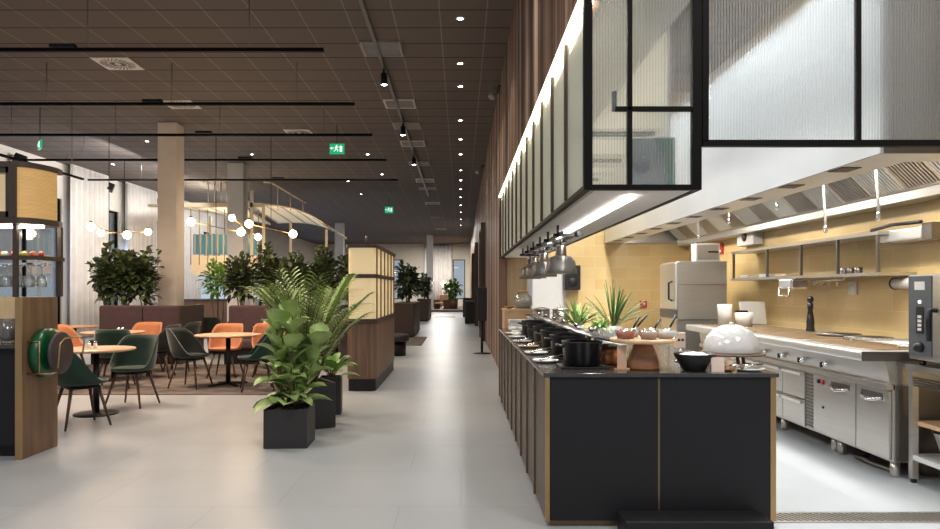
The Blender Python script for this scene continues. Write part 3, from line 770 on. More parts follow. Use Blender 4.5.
# dark round pouf bench
t=thing('round_bench','dark rounded bench just behind the lantern divider','bench',(-1.42,14.9,0))
MB().lathe([(0,0),(.24,0),(.24,.3),(0,.3)],n=32).build('base','black_metal',t)
MB().lathe([(0,.3),(.29,.3),(.31,.33),(.31,.42),(.28,.455),(0,.46)],n=32).build('seat','planter_black',t)
# planter boxes down the corridor
def planter_box(x0,x1,y0,y1,h,label,blabel,seed,hb):
    t=thing('planter_box',label,'planter',((x0+x1)/2,(y0+y1)/2,0))
    MB().box(x0,x1,y0,y1,.06,h-.04).build('body','bar_frame',t,world=True,bevel=.008)
    MB().box(x0+.04,x1-.04,y0+.04,y1-.04,0,.06).build('plinth','black_metal',t,world=True)
    MB().box(x0-.02,x1+.02,y0-.02,y1+.02,h-.04,h).build('rim','counter_side',t,world=True,bevel=.006)
    bush('fig_bush',blabel,'bush',((x0+x1)/2,(y0+y1)/2,h),(x1-x0)*.75,.8,0.02,hb,330,.26,.15,'leaf_dark',seed,dens=.3)
planter_box(-1.95,-1.38,20.3,23.3,1.02,'dark wooden planter box further down the corridor','leafy bush on the dark wooden planter box in the corridor',61,1.35)
planter_box(-1.95,-1.45,31.,34.,1.0,'small distant planter box beside the far column','small distant bush beside the far column',62,1.1)
tag(MB().box(-2.1,-1.0,17.5,20.6,0,.014).build('floor_mat','carpet'),'dark mat on the floor before the dark wooden planter box','mat')
tag(MB().box(-1.35,-.3,35.5,37.5,0,.014).build('floor_mat','black_plastic'),'distant dark mat lying across the corridor floor','mat')
# black stand against the wood wall
t=thing('floor_stand','black pole stand with upright black box beside the wood wall','stand',(.46,15.3,0))
MB().lathe([(0,0),(.2,0),(.2,.012),(.04,.03),(0,.03)],n=28).build('base','black_metal',t)
MB().tube([(0,0,.02),(0,0,.75)],.028,12).build('pole','black_metal',t)
MB().box(-.11,.11,-.06,.06,.72,1.46).build('box','black_plastic',t,bevel=.015)
# bins by the wood wall
for i,(xx,yy,h,w) in enumerate(((.36,29.,.95,.4),(.32,36.,1.0,.45))):
    t=thing('waste_bin',['dark bin against the wood wall far down the corridor','darkest bin at the far end of the wood wall'][i],'bin',(xx,yy,0))
    MB().box(-w/2,w/2,-.3,.3,0,h-.1).build('body','black_plastic',t,bevel=.03); MB().box(-w/2-.01,w/2+.01,-.31,.31,h-.1,h).build('lid','planter_black',t,bevel=.02)
# furniture on the far raised floor
t=thing('lounge_chair','small wooden armchair on the far raised floor','chair',(-1.3,46,.14),-.6)
MB().box(-.35,.35,-.3,.3,.32,.44).build('seat','table_wood',t,bevel=.03); MB().box(-.35,.35,.24,.32,.44,.95).build('backrest','table_wood',t,bevel=.03)
for sx in (-1,1):
    MB().box(sx*.37-.03,sx*.37+.03,-.3,.32,.0,.62).build('armrest','walnut',t,bevel=.01)
t=bush('potted_tree','small bright potted plant before the far window','potted plant',(-.55,47,.14),.6,.5,.7,2.1,170,.38,.22,'leaf_mid',71,dens=.2)
MB().lathe([(0,0),(.3,0),(.36,.7),(.32,.7),(.3,.62),(0,.62)],n=20).build('planter','walnut',t)
t=thing('floor_lamp','small glowing globe lamp before the far white curtain','lamp',(-1.3,50.,.14))
MB().lathe([(0,1.62),(.1,1.66),(.14,1.76),(.1,1.86),(0,1.9)],n=14).build('globe','bulb_glow',t)
MB().lathe([(0,0),(.18,0),(.18,.02),(.02,.03),(.02,1.64),(0,1.64)],n=14).build('pole','brass',t)

# ------------------------------------------------------------------ gilded canopy bar beyond the columns
t=thing('canopy_bar','gilded frame bar with curved cream canopy behind the columns','canopy bar',(-6.5,22,0))
def wing(sg,x0,x1,zA,zB,ya,yb):
    def fn(u,v): return (x0+(x1-x0)*u, ya+(yb-ya)*v, zA-(zA-zB)*(u**2.8)+v*(-.25*(1-.5*u) if sg>0 else -.3+.6*u))
    MB().grid(fn,20,8).build('canopy','canopy_fabric',t,world=True,solid=.03)
    for k in range(6):
        u=k/5; MB().tube([tuple(Vector(fn(u,v/8))+Vector((0,0,-.03))) for v in range(9)],.018,6).build('canopy_rib','gold_paint',t,world=True)
    for v in (0,1): MB().tube([fn(u/16,v) for u in range(17)],.035,6).build('canopy_edge','gold_paint',t,world=True)
wing(1,-6.7,-4.2,4.12,3.42,22,25.5)
wing(-1,-7.0,-9.9,4.12,4.08,22,25.5)
MB().box(-9.4,-6.3,21.96,22.06,4.02,4.16).build('beam','gold_paint',t,world=True)
for (px,py,zt) in ((-9.2,22,4.1),(-6.62,22,4.55),(-6.25,22,4.1),(-6.25,25.5,4.1),(-9.2,25.5,4.1),(-4.9,25.3,3.6)):
    MB().box(px-.04,px+.04,py-.04,py+.04,0,zt).build('post','gold_paint',t,world=True)
for x in (-8.0,-7.8,-7.6,-7.4,-7.2):
    MB().tube([(x,22,4.16),(x,22,4.85)],.014,6).build('rod','gold_paint',t,world=True)
for k in range(10):
    x=-8.9+k*.27; MB().tube([(x,22.2,2.2),(x,22.2,3.98)],.014,6).build('hanging_rod','brass',t,world=True)
MB().tube([(-8.2,22,4.85),(-7.2,22,4.85)],.03,6).build('rail','gold_paint',t,world=True); mb=MB(); mb.tube([(-6.25,22,4.82),(-6.0,22,4.8),(-4.9,22,4.15)],.03,6)
for x,zz in ((-5.8,4.7),(-5.4,4.45),(-5.0,4.2)): mb.tube([(x,22,zz),(x,22,3.9)],.022,6)
mb.build('rail','gold_paint',t,world=True)
MB().box(-9.4,-7.1,24.2,24.3,1.95,2.6).build('beige_fascia','beige_panel',t,world=True)
for k in range(12): MB().box(-9.35+k*.2,-9.31+k*.2,24.36,24.4,2.62,3.38).build('window_bar','gold_paint',t,world=True)
MB().box(-9.4,-7.1,24.4,24.5,2.65,3.35).build('teal_window_panel','window_teal_glow',t,world=True)  # glowing panel standing in for the blue-lit far windows
MB().box(-9.2,-7.3,23.,23.6,0,1.05).build('counter','walnut',t,world=True)
MB().box(-9.25,-7.25,22.95,23.65,1.05,1.1).build('counter_top','counter_top',t,world=True)
MB().box(-9.2,-6.1,24.6,24.7,1.1,1.93).build('pale_window_panel','window_pale_glow',t,world=True)  # added glow standing in for the bluish white far window
# ------------------------------------------------------------------ buffet counter
CX0,CX1,CY0,CY1,CT=.497,1.858,4.1,8.95,.91
t=thing('buffet_counter','long black buffet counter with bronze strips in the foreground','counter',((CX0+CX1)/2,6,0))
MB().box(CX0+.012,CX1-.012,CY0+.012,CY1,.035,CT-.025).build('body','counter_side',t,world=True)
MB().box(CX0+.03,CX1-.03,CY0+.03,CY1-.02,0,.035).build('plinth','bronze',t,world=True)
xm=X(659,CY0)
for a,b in ((CX0+.03,xm-.006),(xm+.006,CX1-.035)): MB().box(a,b,CY0,CY0+.012,.04,CT-.03).build('front_panel','counter_black',t,world=True)
MB().box(xm-.006,xm+.006,CY0+.001,CY0+.012,.04,CT-.03).build('strip','bronze',t,world=True)
MB().box(CX0,CX0+.026,CY0-.003,CY0+.02,.035,CT-.026).build('corner_post','brass',t,world=True)
MB().box(CX1-.033,CX1,CY0-.003,CY0+.02,.035,CT-.026).build('corner_post','brass',t,world=True)
MB().box(CX0-.012,CX1+.014,CY0-.014,CY1+.01,CT-.024,CT).build('worktop','counter_top',t,world=True,bevel=.004)
n=9; w=(CY1-CY0-.02)/n
for i in range(n):
    a=CY0+.02+i*w
    MB().box(CX0+.002,CX0+.012,a+.03,a+w,.04,CT-.03).build('side_panel','counter_side',t,world=True)
    MB().box(CX0-.012,CX0+.012,a+w-.012,a+w+.012,.035,CT-.026).build('fin','bronze',t,world=True)
MB().box(CX1-.012,CX1-.002,CY0+.03,CY1,.04,CT-.03).build('side_panel','counter_side',t,world=True)
tag(MB().box(.915,1.745,3.87,4.08,0,.108).build('step_box','counter_black',bevel=.006),'low black step box against the counter front','step')
# cast iron pots with lids slid off to the right, plates beside them
def pot(i,y,x=.77):
    r=.128;h=.15
    t=thing('cast_iron_pot','black cast iron pot on the buffet edge, %s from the front'%ORD[i],'pot',(x,y,CT+.012),group='black pots along the buffet')
    MB().lathe([(0,0),(.1,0),(.112,.01),(r,h),(r+.004,h+.004),(r-.008,h+.004),(r-.012,h-.01),(.1,.014),(0,.012)],n=36).build('body','black_enamel',t)
    for sg in (-1,1): MB().tube([(sg*.118,-.035,h-.03),(sg*.158,-.03,h-.022),(sg*.158,.03,h-.022),(sg*.118,.035,h-.03)],.009,8).build('handle','black_enamel',t)
    tag(MB().box(x-.15,x+.15,y-.13,y+.13,CT,CT+.012).build('trivet','black_metal',bevel=.003),'thin dark trivet under the %s black pot from the front'%ORD[i],'trivet','trivets under the black pots')
    l=thing('pot_lid','black lid resting slanted on the %s pot from the front'%ORD[i],'lid',(x+.055,y+.03,CT+.012+h+.034),group='lids on the black pots')
    l.rotation_euler=(0,radians(13),0)
    MB().lathe([(0,.03),(.06,.026),(.12,.01),(.14,0),(.14,-.006),(.12,-.003),(0,.012)],n=36).build('plate','black_enamel',l)
    MB().lathe([(0,.055),(.02,.052),(.022,.045),(.01,.03),(0,.03)],n=16).build('knob','chrome',l)
for i in range(6): pot(i,4.42+.6*i)
def plate(x,y,m,label,rad=.1,z=CT):
    tag(MB().lathe([(0,0),(rad*.6,0),(rad,.014),(rad,.019),(rad*.6,.007),(0,.006)],(x,y,z),28).build('plate',m),label,'plate','plates along the buffet edge')
for i in range(6): plate(.575,4.72+.6*i,'white_ceramic' if i!=2 else 'light_wood','%s plate left of the black pots, %s from the front'%('white' if i!=2 else 'wooden',ORD[i]),.09)
for i in range(4):
    tag(MB().tube([(.5+.02,4.62+.6*i,CT+.02),(.62,4.74+.6*i,CT+.034),(.7,4.8+.6*i,CT+.045)],[.008,.006,.006],8).build('serving_spoon','chrome'),'steel serving spoon across the %s plate from the front'%ORD[i],'spoon','spoons on the buffet plates')
for i,(x,y) in enumerate(((.6,8.05),(.72,8.12),(.62,8.3),(.6,7.55),(.575,7.25))):
    tag(MB().lathe([(0,0),(.03,0),(.055,.05),(.052,.052),(.028,.006),(0,.005)],(x,y,CT),20).build('small_bowl','white_ceramic'),'small white bowl on the buffet edge, %s'%['nearest the folded cloths on the left','right of another small bowl','closest to the pale wood box','beside the fifth pot','beside the steel spoons'][i],'bowl','small white bowls on the buffet')
# copper pot behind the first pot
t=thing('copper_pot','copper pot with black lid just right of the first black pot','pot',(.97,4.62,CT))
MB().lathe([(0,0),(.07,0),(.075,.008),(.075,.12),(.07,.12),(.068,.012),(0,.01)],n=28).build('body','copper',t)
MB().lathe([(0,.14),(.05,.136),(.09,.122),(.09,.115),(0,.12)],n=28).build('lid','black_enamel',t)
# wooden cake stand with jars
sx,sy=1.135,4.33
t=thing('wood_pedestal','wooden pedestal stand with bell foot on the counter front','stand',(sx,sy,CT))
MB().lathe([(0,0),(.095,0),(.1,.01),(.098,.05),(.075,.11),(.06,.15),(.05,.165),(0,.165)],n=36).build('bell_foot','bell_wood',t)
MB().lathe([(0,.165),(.2,.165),(.205,.172),(.205,.184),(.2,.19),(0,.19)],n=44).build('board','light_wood',t)
zt=CT+.19
def jar(x,y,food,label,rad=.064,h=.05):
    t=thing('glass_bowl',label,'bowl',(x,y,zt))
    MB().lathe([(0,.0),(rad*.75,0),(rad,h),(rad*.97,h+.004),(rad*.72,.006),(0,.005)],n=28).build('bowl','thin_glass',t)
    MB().lathe([(0,.007),(rad*.74,.009),(rad*.93,h*.82),(rad*.5,h*.95),(0,h)],n=24).build('food',food,t)
jar(sx-.125,sy-.06,'orange_food','glass bowl of orange dressing on the wooden pedestal')
jar(sx+.008,sy-.1,'pink_food','glass bowl of pale brown mix on the wooden pedestal',.062,.05)
jar(sx+.135,sy-.05,'white_food','glass bowl of white cream on the wooden pedestal')
jar(sx-.06,sy+.09,'white_food','glass bowl of white topping at the back of the pedestal')
jar(sx+.08,sy+.08,'pink_food','glass bowl of pale mix at the back of the pedestal')
for i,(a,b) in enumerate((((-.1,-.05,.05),(-.02,.02,.13)),((-.06,.08,.05),(.05,.1,.14)),((.02,-.09,.05),(.1,-.02,.12)),((.13,-.04,.05),(.21,.02,.14)))):
    t=thing('serving_spoon','black handled spoon standing in a pedestal bowl, %s from left'%ORD[i],'spoon',(sx+a[0],sy+a[1],zt+a[2]-.03),group='spoons in the pedestal bowls')
    dv=Vector(b)-Vector(a)
    MB().tube([(0,0,0),tuple(dv*.45+Vector((0,0,.012)))],[.006,.004],8).build('bowl_end','chrome',t)
    MB().tube([tuple(dv*.45+Vector((0,0,.012))),tuple(dv+Vector((0,0,.03)))],.007,8).build('handle','black_plastic',t)
t=thing('wrap_cover','crumpled clear wrap at the left of the wooden pedestal','wrap',(sx-.17,sy+.16,zt))
r=random.Random(5)
t.location=(1.1,5.02,CT)
MB().grid(lambda u,v:(.12*(1-.25*v)*cos(2*pi*u)*(1+.12*sin(6*pi*u+5*v)),.1*(1-.3*v)*sin(2*pi*u)*(1+.1*cos(10*pi*u)),.2*v+.01*sin(14*pi*u)),40,6,closed=True).build('film','thin_glass',t)
MB().lathe([(0,0),(.085,0),(.09,.12),(0,.12)],n=20).build('tub','white_plastic',t)
# peach board and white holder left of the bell
t=thing('menu_holder','peach upright board left of the bell foot','board',(.99,4.28,CT))
MB().box(-.028,.028,-.004,.004,0,.15).build('board','peach_board',t,bevel=.003); MB().box(-.045,.045,-.02,.02,0,.008).build('foot','light_wood',t)
# dark bowl, card, dome
t=thing('serving_bowl','black flared bowl of white salt on the counter','bowl',(1.42,4.24,CT))
MB().lathe([(0,0),(.066,0),(.07,.006),(.122,.1),(.118,.104),(.112,.1),(.064,.012),(0,.01)],n=36).build('bowl','black_metal',t)
MB().lathe([(.105,.09),(.06,.105),(0,.115)],n=24).build('salt','white_food',t)
t=thing('price_card','small pinkish card standing right of the black bowl','card',(1.535,4.15,CT))
MB().box(-.038,.038,-.003,.003,0,.088,rot=(radians(-10),0,0),piv=(0,0,0)).build('card','card',t)
t=thing('label_holder','pale tag with two dark dots behind the black bowl','tag',(1.5,4.75,CT))
MB().box(-.035,.035,-.006,.006,.09,.2).build('plate','card',t,bevel=.006); MB().tube([(0,0,0),(0,0,.1)],.006,8).build('stem','chrome',t)
MB().lathe([(0,0),(.04,0),(.04,.01),(0,.012)],n=18).build('foot','chrome',t)
for sxx in (-.013,.013): MB().lathe([(0,0),(.009,0),(.009,.003),(0,.003)],(sxx,-.006,.15),12,axis=(0,-1,0)).build('dot','black_plastic',t)
dx,dy=1.72,4.42
t=thing('bread_stand','wooden board on short legs under the white dome','stand',(dx,dy,CT))
MB().lathe([(0,.08),(.195,.08),(.2,.085),(.2,.092),(0,.095)],n=40,sx=1).build('board','walnut',t)
for a in (0.5,2.6,4.7): MB().tube([(.1*cos(a),.1*sin(a),.076),(.12*cos(a),.12*sin(a),0)],[.012,.01],8).build('leg','walnut',t)
t=thing('dome_cover','white translucent dome cover on the wooden stand','dome cover',(dx,dy,CT+.095))
MB().lathe([(.17,0),(.172,.01),(.168,.05),(.148,.1),(.11,.143),(.058,.17),(.0,.178)],n=44).build('dome','frosted_dome',t,solid=.004)
MB().lathe([(0,.192),(.012,.19),(.014,.182),(.006,.176),(0,.176)],n=14).build('knob','white_plastic',t)
rr=random.Random(4)
for i in range(5):
    a=i*1.256+.4
    tag(MB().lathe([(0,0),(.04,.003),(.055,.02),(.04,.04),(0,.046)],(dx+.095*cos(a),dy+.095*sin(a),CT+.096),18).build('bread_roll','pink_food'),'pale bread roll under the white dome, %s around the board'%ORD[i],'bread','rolls under the dome')
plate(1.75,4.21,'white_ceramic','white plate at the right front corner below the dome',.085)
plate(1.6,4.2,'bell_wood','small brown dish just right of the pinkish card',.05)
for i,(a,b) in enumerate((((1.62,4.18),(1.78,4.27)),((1.68,4.16),(1.84,4.24)))):
    tag(MB().tube([(a[0],a[1],CT+.028),((a[0]+b[0])/2,(a[1]+b[1])/2,CT+.036),(b[0],b[1],CT+.04)],[.014,.005,.006],8).build('spoon','chrome'),['steel spoon lying under the dome, nearer the pinkish card','steel spoon lying under the dome, nearer the right corner'][i],'spoon')
# grasses on the counter
def grass(x,y,h,n,sp,label,m,seed,wid=.018,pm='white_ceramic'):
    r=random.Random(seed); t=thing('potted_grass',label,'potted plant',(x,y,CT)); mb=MB()
    for i in range(n):
        a=r.uniform(0,2*pi); el=r.uniform(.55,1.5)
        leaf(mb,(.02*cos(a),.02*sin(a),.1),(cos(a)*cos(el),sin(a)*cos(el),sin(el)),(0,0,1),h*r.uniform(.6,1.05),wid,sp*r.uniform(.3,1),.25,6)
    MB().lathe([(0,0),(.06,0),(.08,.12),(.074,.12),(.07,.1),(0,.1)],n=20).build('pot',pm,t); mb.build('blades',m,t,keep=True)
grass(1.58,7.2,.58,60,.35,'tall spiky green grass plant on the buffet','grass_green',1)
grass(1.22,7.3,.44,60,.5,'pale spiky plant left of the tall grass on the buffet','fern_light',2,.024)
grass(1.38,6.9,.22,60,.7,'small pale green fern between the two spiky plants','fern_light',3,.03)
# things at the far end of the counter
t=thing('box_planter','brown metal planter box behind the tall grass','box',(1.78,8.2,CT))
MB().lathe([(0,0),(.07,0),(.085,.2),(.078,.2),(.07,.01),(0,.01)],n=24).build('tub','copper',t); MB().box(-.09,.09,-.003,.003,.14,.16).build('handle_strip','black_metal',t)
t=thing('end_cabinet','pale wood box cabinet at the far end of the buffet','cabinet',(.76,9.3,0))
MB().box(.57,.95,9.1,9.6,0,1.13).build('body','light_wood',t,world=True,bevel=.006)
MB().box(.56,.96,9.09,9.61,1.13,1.15).build('top','pale_panel',t,world=True)
t=thing('glass_jar','large glass jar standing on the pale wood box','jar',(.83,9.35,1.15))
MB().lathe([(0,0),(.1,0),(.13,.06),(.12,.17),(.07,.2),(.075,.215),(.065,.215),(.06,.195),(.11,.165),(.12,.06),(0,.01)],n=28).build('jar','thin_glass',t)
MB().lathe([(0,.01),(.09,.01),(.11,.06),(.105,.1),(0,.11)],n=24).build('filling','poster_grey',t)
MB().lathe([(0,.22),(.08,.218),(.08,.23),(.02,.245),(0,.25)],n=20).build('lid','bell_wood',t)
t=thing('fruit_dish','shallow copper dish at the left of the glass jar','dish',(.64,9.25,1.15))
MB().lathe([(0,0),(.03,0),(.07,.03),(.072,.034),(.03,.008),(0,.007)],n=24).build('dish','copper',t)
for i,(xx,yy,rr_,h) in enumerate(((.7,8.72,.1,.12),(.93,8.8,.09,.16))):
    t=thing('folded_cloths',['stack of white folded cloths near the buffet far end','taller stack of white folded cloths by the steel post'][i],'cloths',(xx,yy,CT))
    mb=MB(); q=random.Random(i)
    for k in range(int(h/.02)): mb.box(-rr_+q.uniform(-.01,.01),rr_+q.uniform(-.01,.01),-.07,.07,k*.02+.001,k*.02+.019,rot=(0,0,q.uniform(-.15,.15)))
    mb.build('stack','white_cloth',t,bevel=.004)
for i,(xx,yy) in enumerate(((1.0,8.6),(1.22,8.5))):
    t=thing('chafing_dish',['tall dark steel chafing dish at the buffet far end, left','tall dark steel chafing dish at the buffet far end, right'][i],'chafing dish',(xx,yy,CT))
    MB().lathe([(0,0),(.085,0),(.095,.02),(.1,.25),(.095,.25),(.09,.02),(0,.015)],n=28).build('body','steel_dark',t); MB().lathe([(0,.28),(.05,.275),(.105,.255),(.105,.25),(0,.255)],n=28).build('lid','steel',t)

# ------------------------------------------------------------------ glass cabinet over the pass
GZ0,GZ1,GY0,GY1,GX1=1.96,3.05,3.9,12.2,1.345
t=thing('glass_cabinet','long fluted glass cabinet with dark frame hung over the buffet','glass cabinet',((WX+GX1)/2,8,GZ0))
fr=lambda a,b,c,d,e,f,n='frame':MB().box(a,b,c,d,e,f).build(n,'dark_frame',t,world=True,bevel=.002)
fr(WX-.012,WX+.035,GY0-.02,GY0+.03,GZ0,GZ1+.3,'corner_post'); fr(GX1-.05,GX1,GY0-.02,GY0+.03,GZ0,GZ1+.3,'corner_post')
fr(WX+.035,GX1-.05,GY0-.018,GY0+.025,GZ0,GZ0+.03,'bottom_rail')
fr(WX-.01,WX+.03,GY0+.03,GY1,GZ0,GZ0+.03,'bottom_rail'); fr(GX1-.04,GX1,GY0+.03,GY1,GZ0,GZ0+.03,'bottom_rail')
xm=X(629.5,GY0); zm=Z(109,GY0)
fr(xm-.013,xm+.013,GY0-.016,GY0+.02,GZ0+.03,GZ1+.3,'mullion'); fr(X(615,GY0),GX1-.05,GY0-.016,GY0+.02,zm-.012,zm+.012,'transom')
fr(X(614,GY0),X(618,GY0),GY0+.03,GY0+.06,zm,zm+.11,'bracket')
MB().box(WX+.035,xm-.013,GY0,GY0+.008,GZ0+.03,GZ1+.3).build('pane','fluted_front',t,world=True)
MB().box(xm+.013,GX1-.05,GY0,GY0+.008,GZ0+.03,zm-.012).build('pane','fluted_front',t,world=True)
MB().box(xm+.013,GX1-.05,GY0,GY0+.008,zm+.012,GZ1+.3).build('pane','fluted_front',t,world=True)
ny=12; w=(GY1-GY0-.03)/ny
for i in range(ny):
    a=GY0+.03+i*w
    MB().box(WX+.004,WX+.012,a-.006,a+w-.03,GZ0+.03,GZ1).build('side_pane','fluted_side',t,world=True)
    MB().box(WX-.018,WX+.02,a+w-.03,a+w-.006,GZ0+.03,GZ1-.03).build('fin','bar_frame',t,world=True)
MB().box(WX+.06,GX1-.04,GY0+.04,GY1,GZ0+.004,GZ0+.025).build('soffit','white_wall',t,world=True)
MB().box(GX1-.035,GX1-.02,GY0+.5,GY1,GZ0+.03,GZ1).build('back_panel','white_wall',t,world=True)
MB().box(WX+.035,GX1-.02,GY0+.06,GY1,GZ1+.02,GZ1+.04).build('top_panel','white_wall',t,world=True)
MB().box(WX-.034,WX-.004,GY0+.03,GY1,GZ1-.028,GZ1-.002).build('light_strip','led_warm',t,world=True)
MB().box(WX+.03,WX+.05,GY0+.04,GY1-.1,GZ1-.02,GZ1+.015).build('light_strip','led_strong',t,world=True)
MB().box(.985,1.035,4.1,8.6,GZ0-.018,GZ0+.003).build('light_strip','led_glow',t,world=True)
for k in range(8): fr(WX+.07,GX1-.06,4.6+k*.95,4.63+k*.95,2.42,2.45,'shelf_bar')
fr(WX-.01,GX1,GY1-.03,GY1,GZ0,GZ1,'end_frame')
tag(MB().box(1.0,1.27,4.12,4.125,1.995,2.3,rot=(radians(-4),0,0)).build('poster','poster_grey'),'grey poster seen through the lower right fluted pane','poster')
po=[o for o in COL.objects if o.name=='poster'][0]
MB().prism([(1.14,2.3),(1.265,2.3),(1.265,2.02),(1.22,2.02),(1.2,2.2)],4.105,4.109,'xz').build('green_patch','poster_green',po)
MB().lathe([(0,0),(.05,0),(.05,.002),(0,.002)],(1.07,4.106,2.14),20,axis=(0,-1,0)).build('dark_patch','oven_panel',po)
t=thing('support_post','slim steel post between counter end and glass cabinet','post',(1.09,11.0,0))
MB().box(-.04,.04,-.04,.04,0,GZ0).build('shaft','steel_bright',t); MB().box(-.07,.07,-.07,.07,0,.012).build('foot_plate','steel',t)
# second glazed screen, to the right
t=thing('glass_screen','large fluted glass screen with dark frame at upper right','glass screen',(2.7,GY0,2.23))
sz0=Z(142.5,GY0); x0=GX1+.005
fr(x0,x0+.035,GY0-.02,GY0+.03,sz0,GZ1+.3,'frame_post'); fr(x0,XR-.001,GY0-.02,GY0+.03,sz0-.022,sz0+.012,'bottom_rail')
xs=[x0+.035,X(858,GY0),X(858,GY0)+.87,XR-.002]
for a,b in zip(xs,xs[1:]):
    MB().box(a+.012,b-.012,GY0,GY0+.008,sz0+.012,GZ1+.3).build('pane','fluted_front',t,world=True)
for a in xs[1:3]: fr(a-.012,a+.012,GY0-.016,GY0+.022,sz0+.012,GZ1+.3,'mullion')
# heat lamps on a rail
t=thing('heat_lamp_rail','dark hanging frame rail carrying the heat lamps','rail',(.95,7.5,GZ0-.02))
for xx in (.86,1.0): MB().box(xx-.012,xx+.012,5.9,9.6,1.87,1.9).build('side_bar','black_metal',t,world=True)
for k in range(6): 
    MB().box(.8,1.06,6.02+k*.68,6.05+k*.68,1.862,1.892).build('cross_bar','black_metal',t,world=True)
    MB().box(.83,.85,6.02+k*.68,6.05+k*.68,1.89,GZ0+.002).build('hanger','black_metal',t,world=True)
for i,(px,yy) in enumerate(((560,6.43),(543,7.75),(534.5,8.7),(528,9.3))):
    xx=.925
    t=thing('heat_lamp','bell shaped steel heat lamp over the buffet, %s from the front'%ORD[i],'heat lamp',(xx,yy,1.548),group='heat lamps over the buffet')
    MB().lathe([(.143,0),(.146,.004),(.142,.04),(.13,.11),(.1,.155),(.05,.172),(0,.174),(.045,.162),(.095,.147),(.124,.105),(.135,.035)],n=36).build('shade','lamp_shade_metal',t)
    MB().lathe([(0,.165),(.05,.165),(.052,.17),(.05,.25),(.03,.265),(0,.265)],n=24).build('neck','steel_dark',t)
    MB().lathe([(0,.03),(.035,.04),(.045,.07),(.03,.12),(0,.125)],n=16).build('bulb','led_warm',t)
    MB().tube([(0,0,.26),(0,0,.325)],.008,8).build('stem','black_metal',t)

# ------------------------------------------------------------------ extraction hood
HX,HZ,HY0,HY1,HT=2.57,2.24,4.26,12.45,3.5
t=thing('extraction_hood','long steel extraction hood over the cooking range','extraction hood',(3.3,8.3,HZ))
MB().box(HX,HX+.02,HY0,HY1,HZ,HT).build('side_panel','hood_panel',t,world=True)
MB().box(HX+.02,XR-.002,HY0,HY0+.02,HZ+.0,HT).build('end_panel','hood_end_reflection',t,world=True)
MB().box(HX,XR-.002,HY1-.02,HY1,HZ,HT).build('end_panel','steel',t,world=True)
MB().box(HX,XR-.002,HY0,HY1,HT,HT+.03).build('top','steel',t,world=True)
MB().box(HX+.02,2.9,HY0+.02,HY1-.02,HZ,HZ+.02).build('rim','steel_bright',t,world=True)
MB().box(2.88,2.9,HY0+.02,HY1-.02,HZ+.02,HZ+.12).build('rim_lip','steel',t,world=True)
MB().box(2.9,XR-.002,HY0+.02,HY0+.3,HZ,HZ+.02).build('rim','steel_bright',t,world=True)
for i in range(10):
    y=4.84+i*.78; MB().box(2.6,2.74,y-.09,y+.09,HZ-.006,HZ-.0005).build('slot_light','black_plastic',t,world=True,bevel=.002)
fx0,fz0,fx1,fz1=3.88,2.28,3.3,2.85   # filter bank: low at the wall, high at the aisle
nf=16; w=(HY1-HY0-.5)/nf; dirv=Vector((fx1-fx0,0,fz1-fz0)); L=dirv.length; ang=math.atan2(fz1-fz0,fx1-fx0)
for i in range(nf):
    a=HY0+.3+i*w
    def pt(u,y,off=0.): p=Vector((fx0,0,fz0))+dirv*u; n=Vector((-dirv.z,0,dirv.x)).normalized(); return (p.x+n.x*off*1,y,p.z+n.z*off*1)
    mb=MB()
    for q in range(11):
        y=a+.03+q*(w-.06)/10
        mb.hexa([pt(.03,y-.009,0),pt(.03,y+.009,0),pt(.97,y+.009,0),pt(.97,y-.009,0),pt(.03,y-.009,.03),pt(.03,y+.009,.03),pt(.97,y+.009,.03),pt(.97,y-.009,.03)])
    f=mb.build('filter','steel_bright' if i%2 else 'steel',t,world=True)
    mb=MB()
    for u0,u1,y0,y1 in ((0,.03,a,a+w),(.97,1,a,a+w),(0,1,a,a+.02),(0,1,a+w-.02,a+w)):
        mb.hexa([pt(u0,y0,-.004),pt(u0,y1,-.004),pt(u1,y1,-.004),pt(u1,y0,-.004),pt(u0,y0,.034),pt(u0,y1,.034),pt(u1,y1,.034),pt(u1,y0,.034)])
    loc_=root_loc(f); mb.build('filter_frame','steel',f,world=True)
    m0=pt(.5,a+w/2,.035); MB().tube([pt(.4,a+w/2-.05,.03),pt(.4,a+w/2-.05,.055),pt(.4,a+w/2+.05,.055),pt(.4,a+w/2+.05,.03)],.006,6).build('filter_handle','black_metal',f,world=True)
MB().hexa([(fx0-.02,HY0+.3,fz0-.005),(fx0-.02,HY1-.2,fz0-.005),(fx1-.02,HY1-.2,fz1-.005),(fx1-.02,HY0+.3,fz1-.005),(fx0,HY0+.3,fz0-.001),(fx0,HY1-.2,fz0-.001),(fx1,HY1-.2,fz1-.001),(fx1,HY0+.3,fz1-.001)])
MB().box(3.87,3.9,HY0+.02,HY1-.02,2.18,2.29).build('gutter','steel',t,world=True)
MB().box(3.9,XR-.002,HY0+.02,HY1-.02,2.18,2.2).build('gutter_floor','steel',t,world=True)
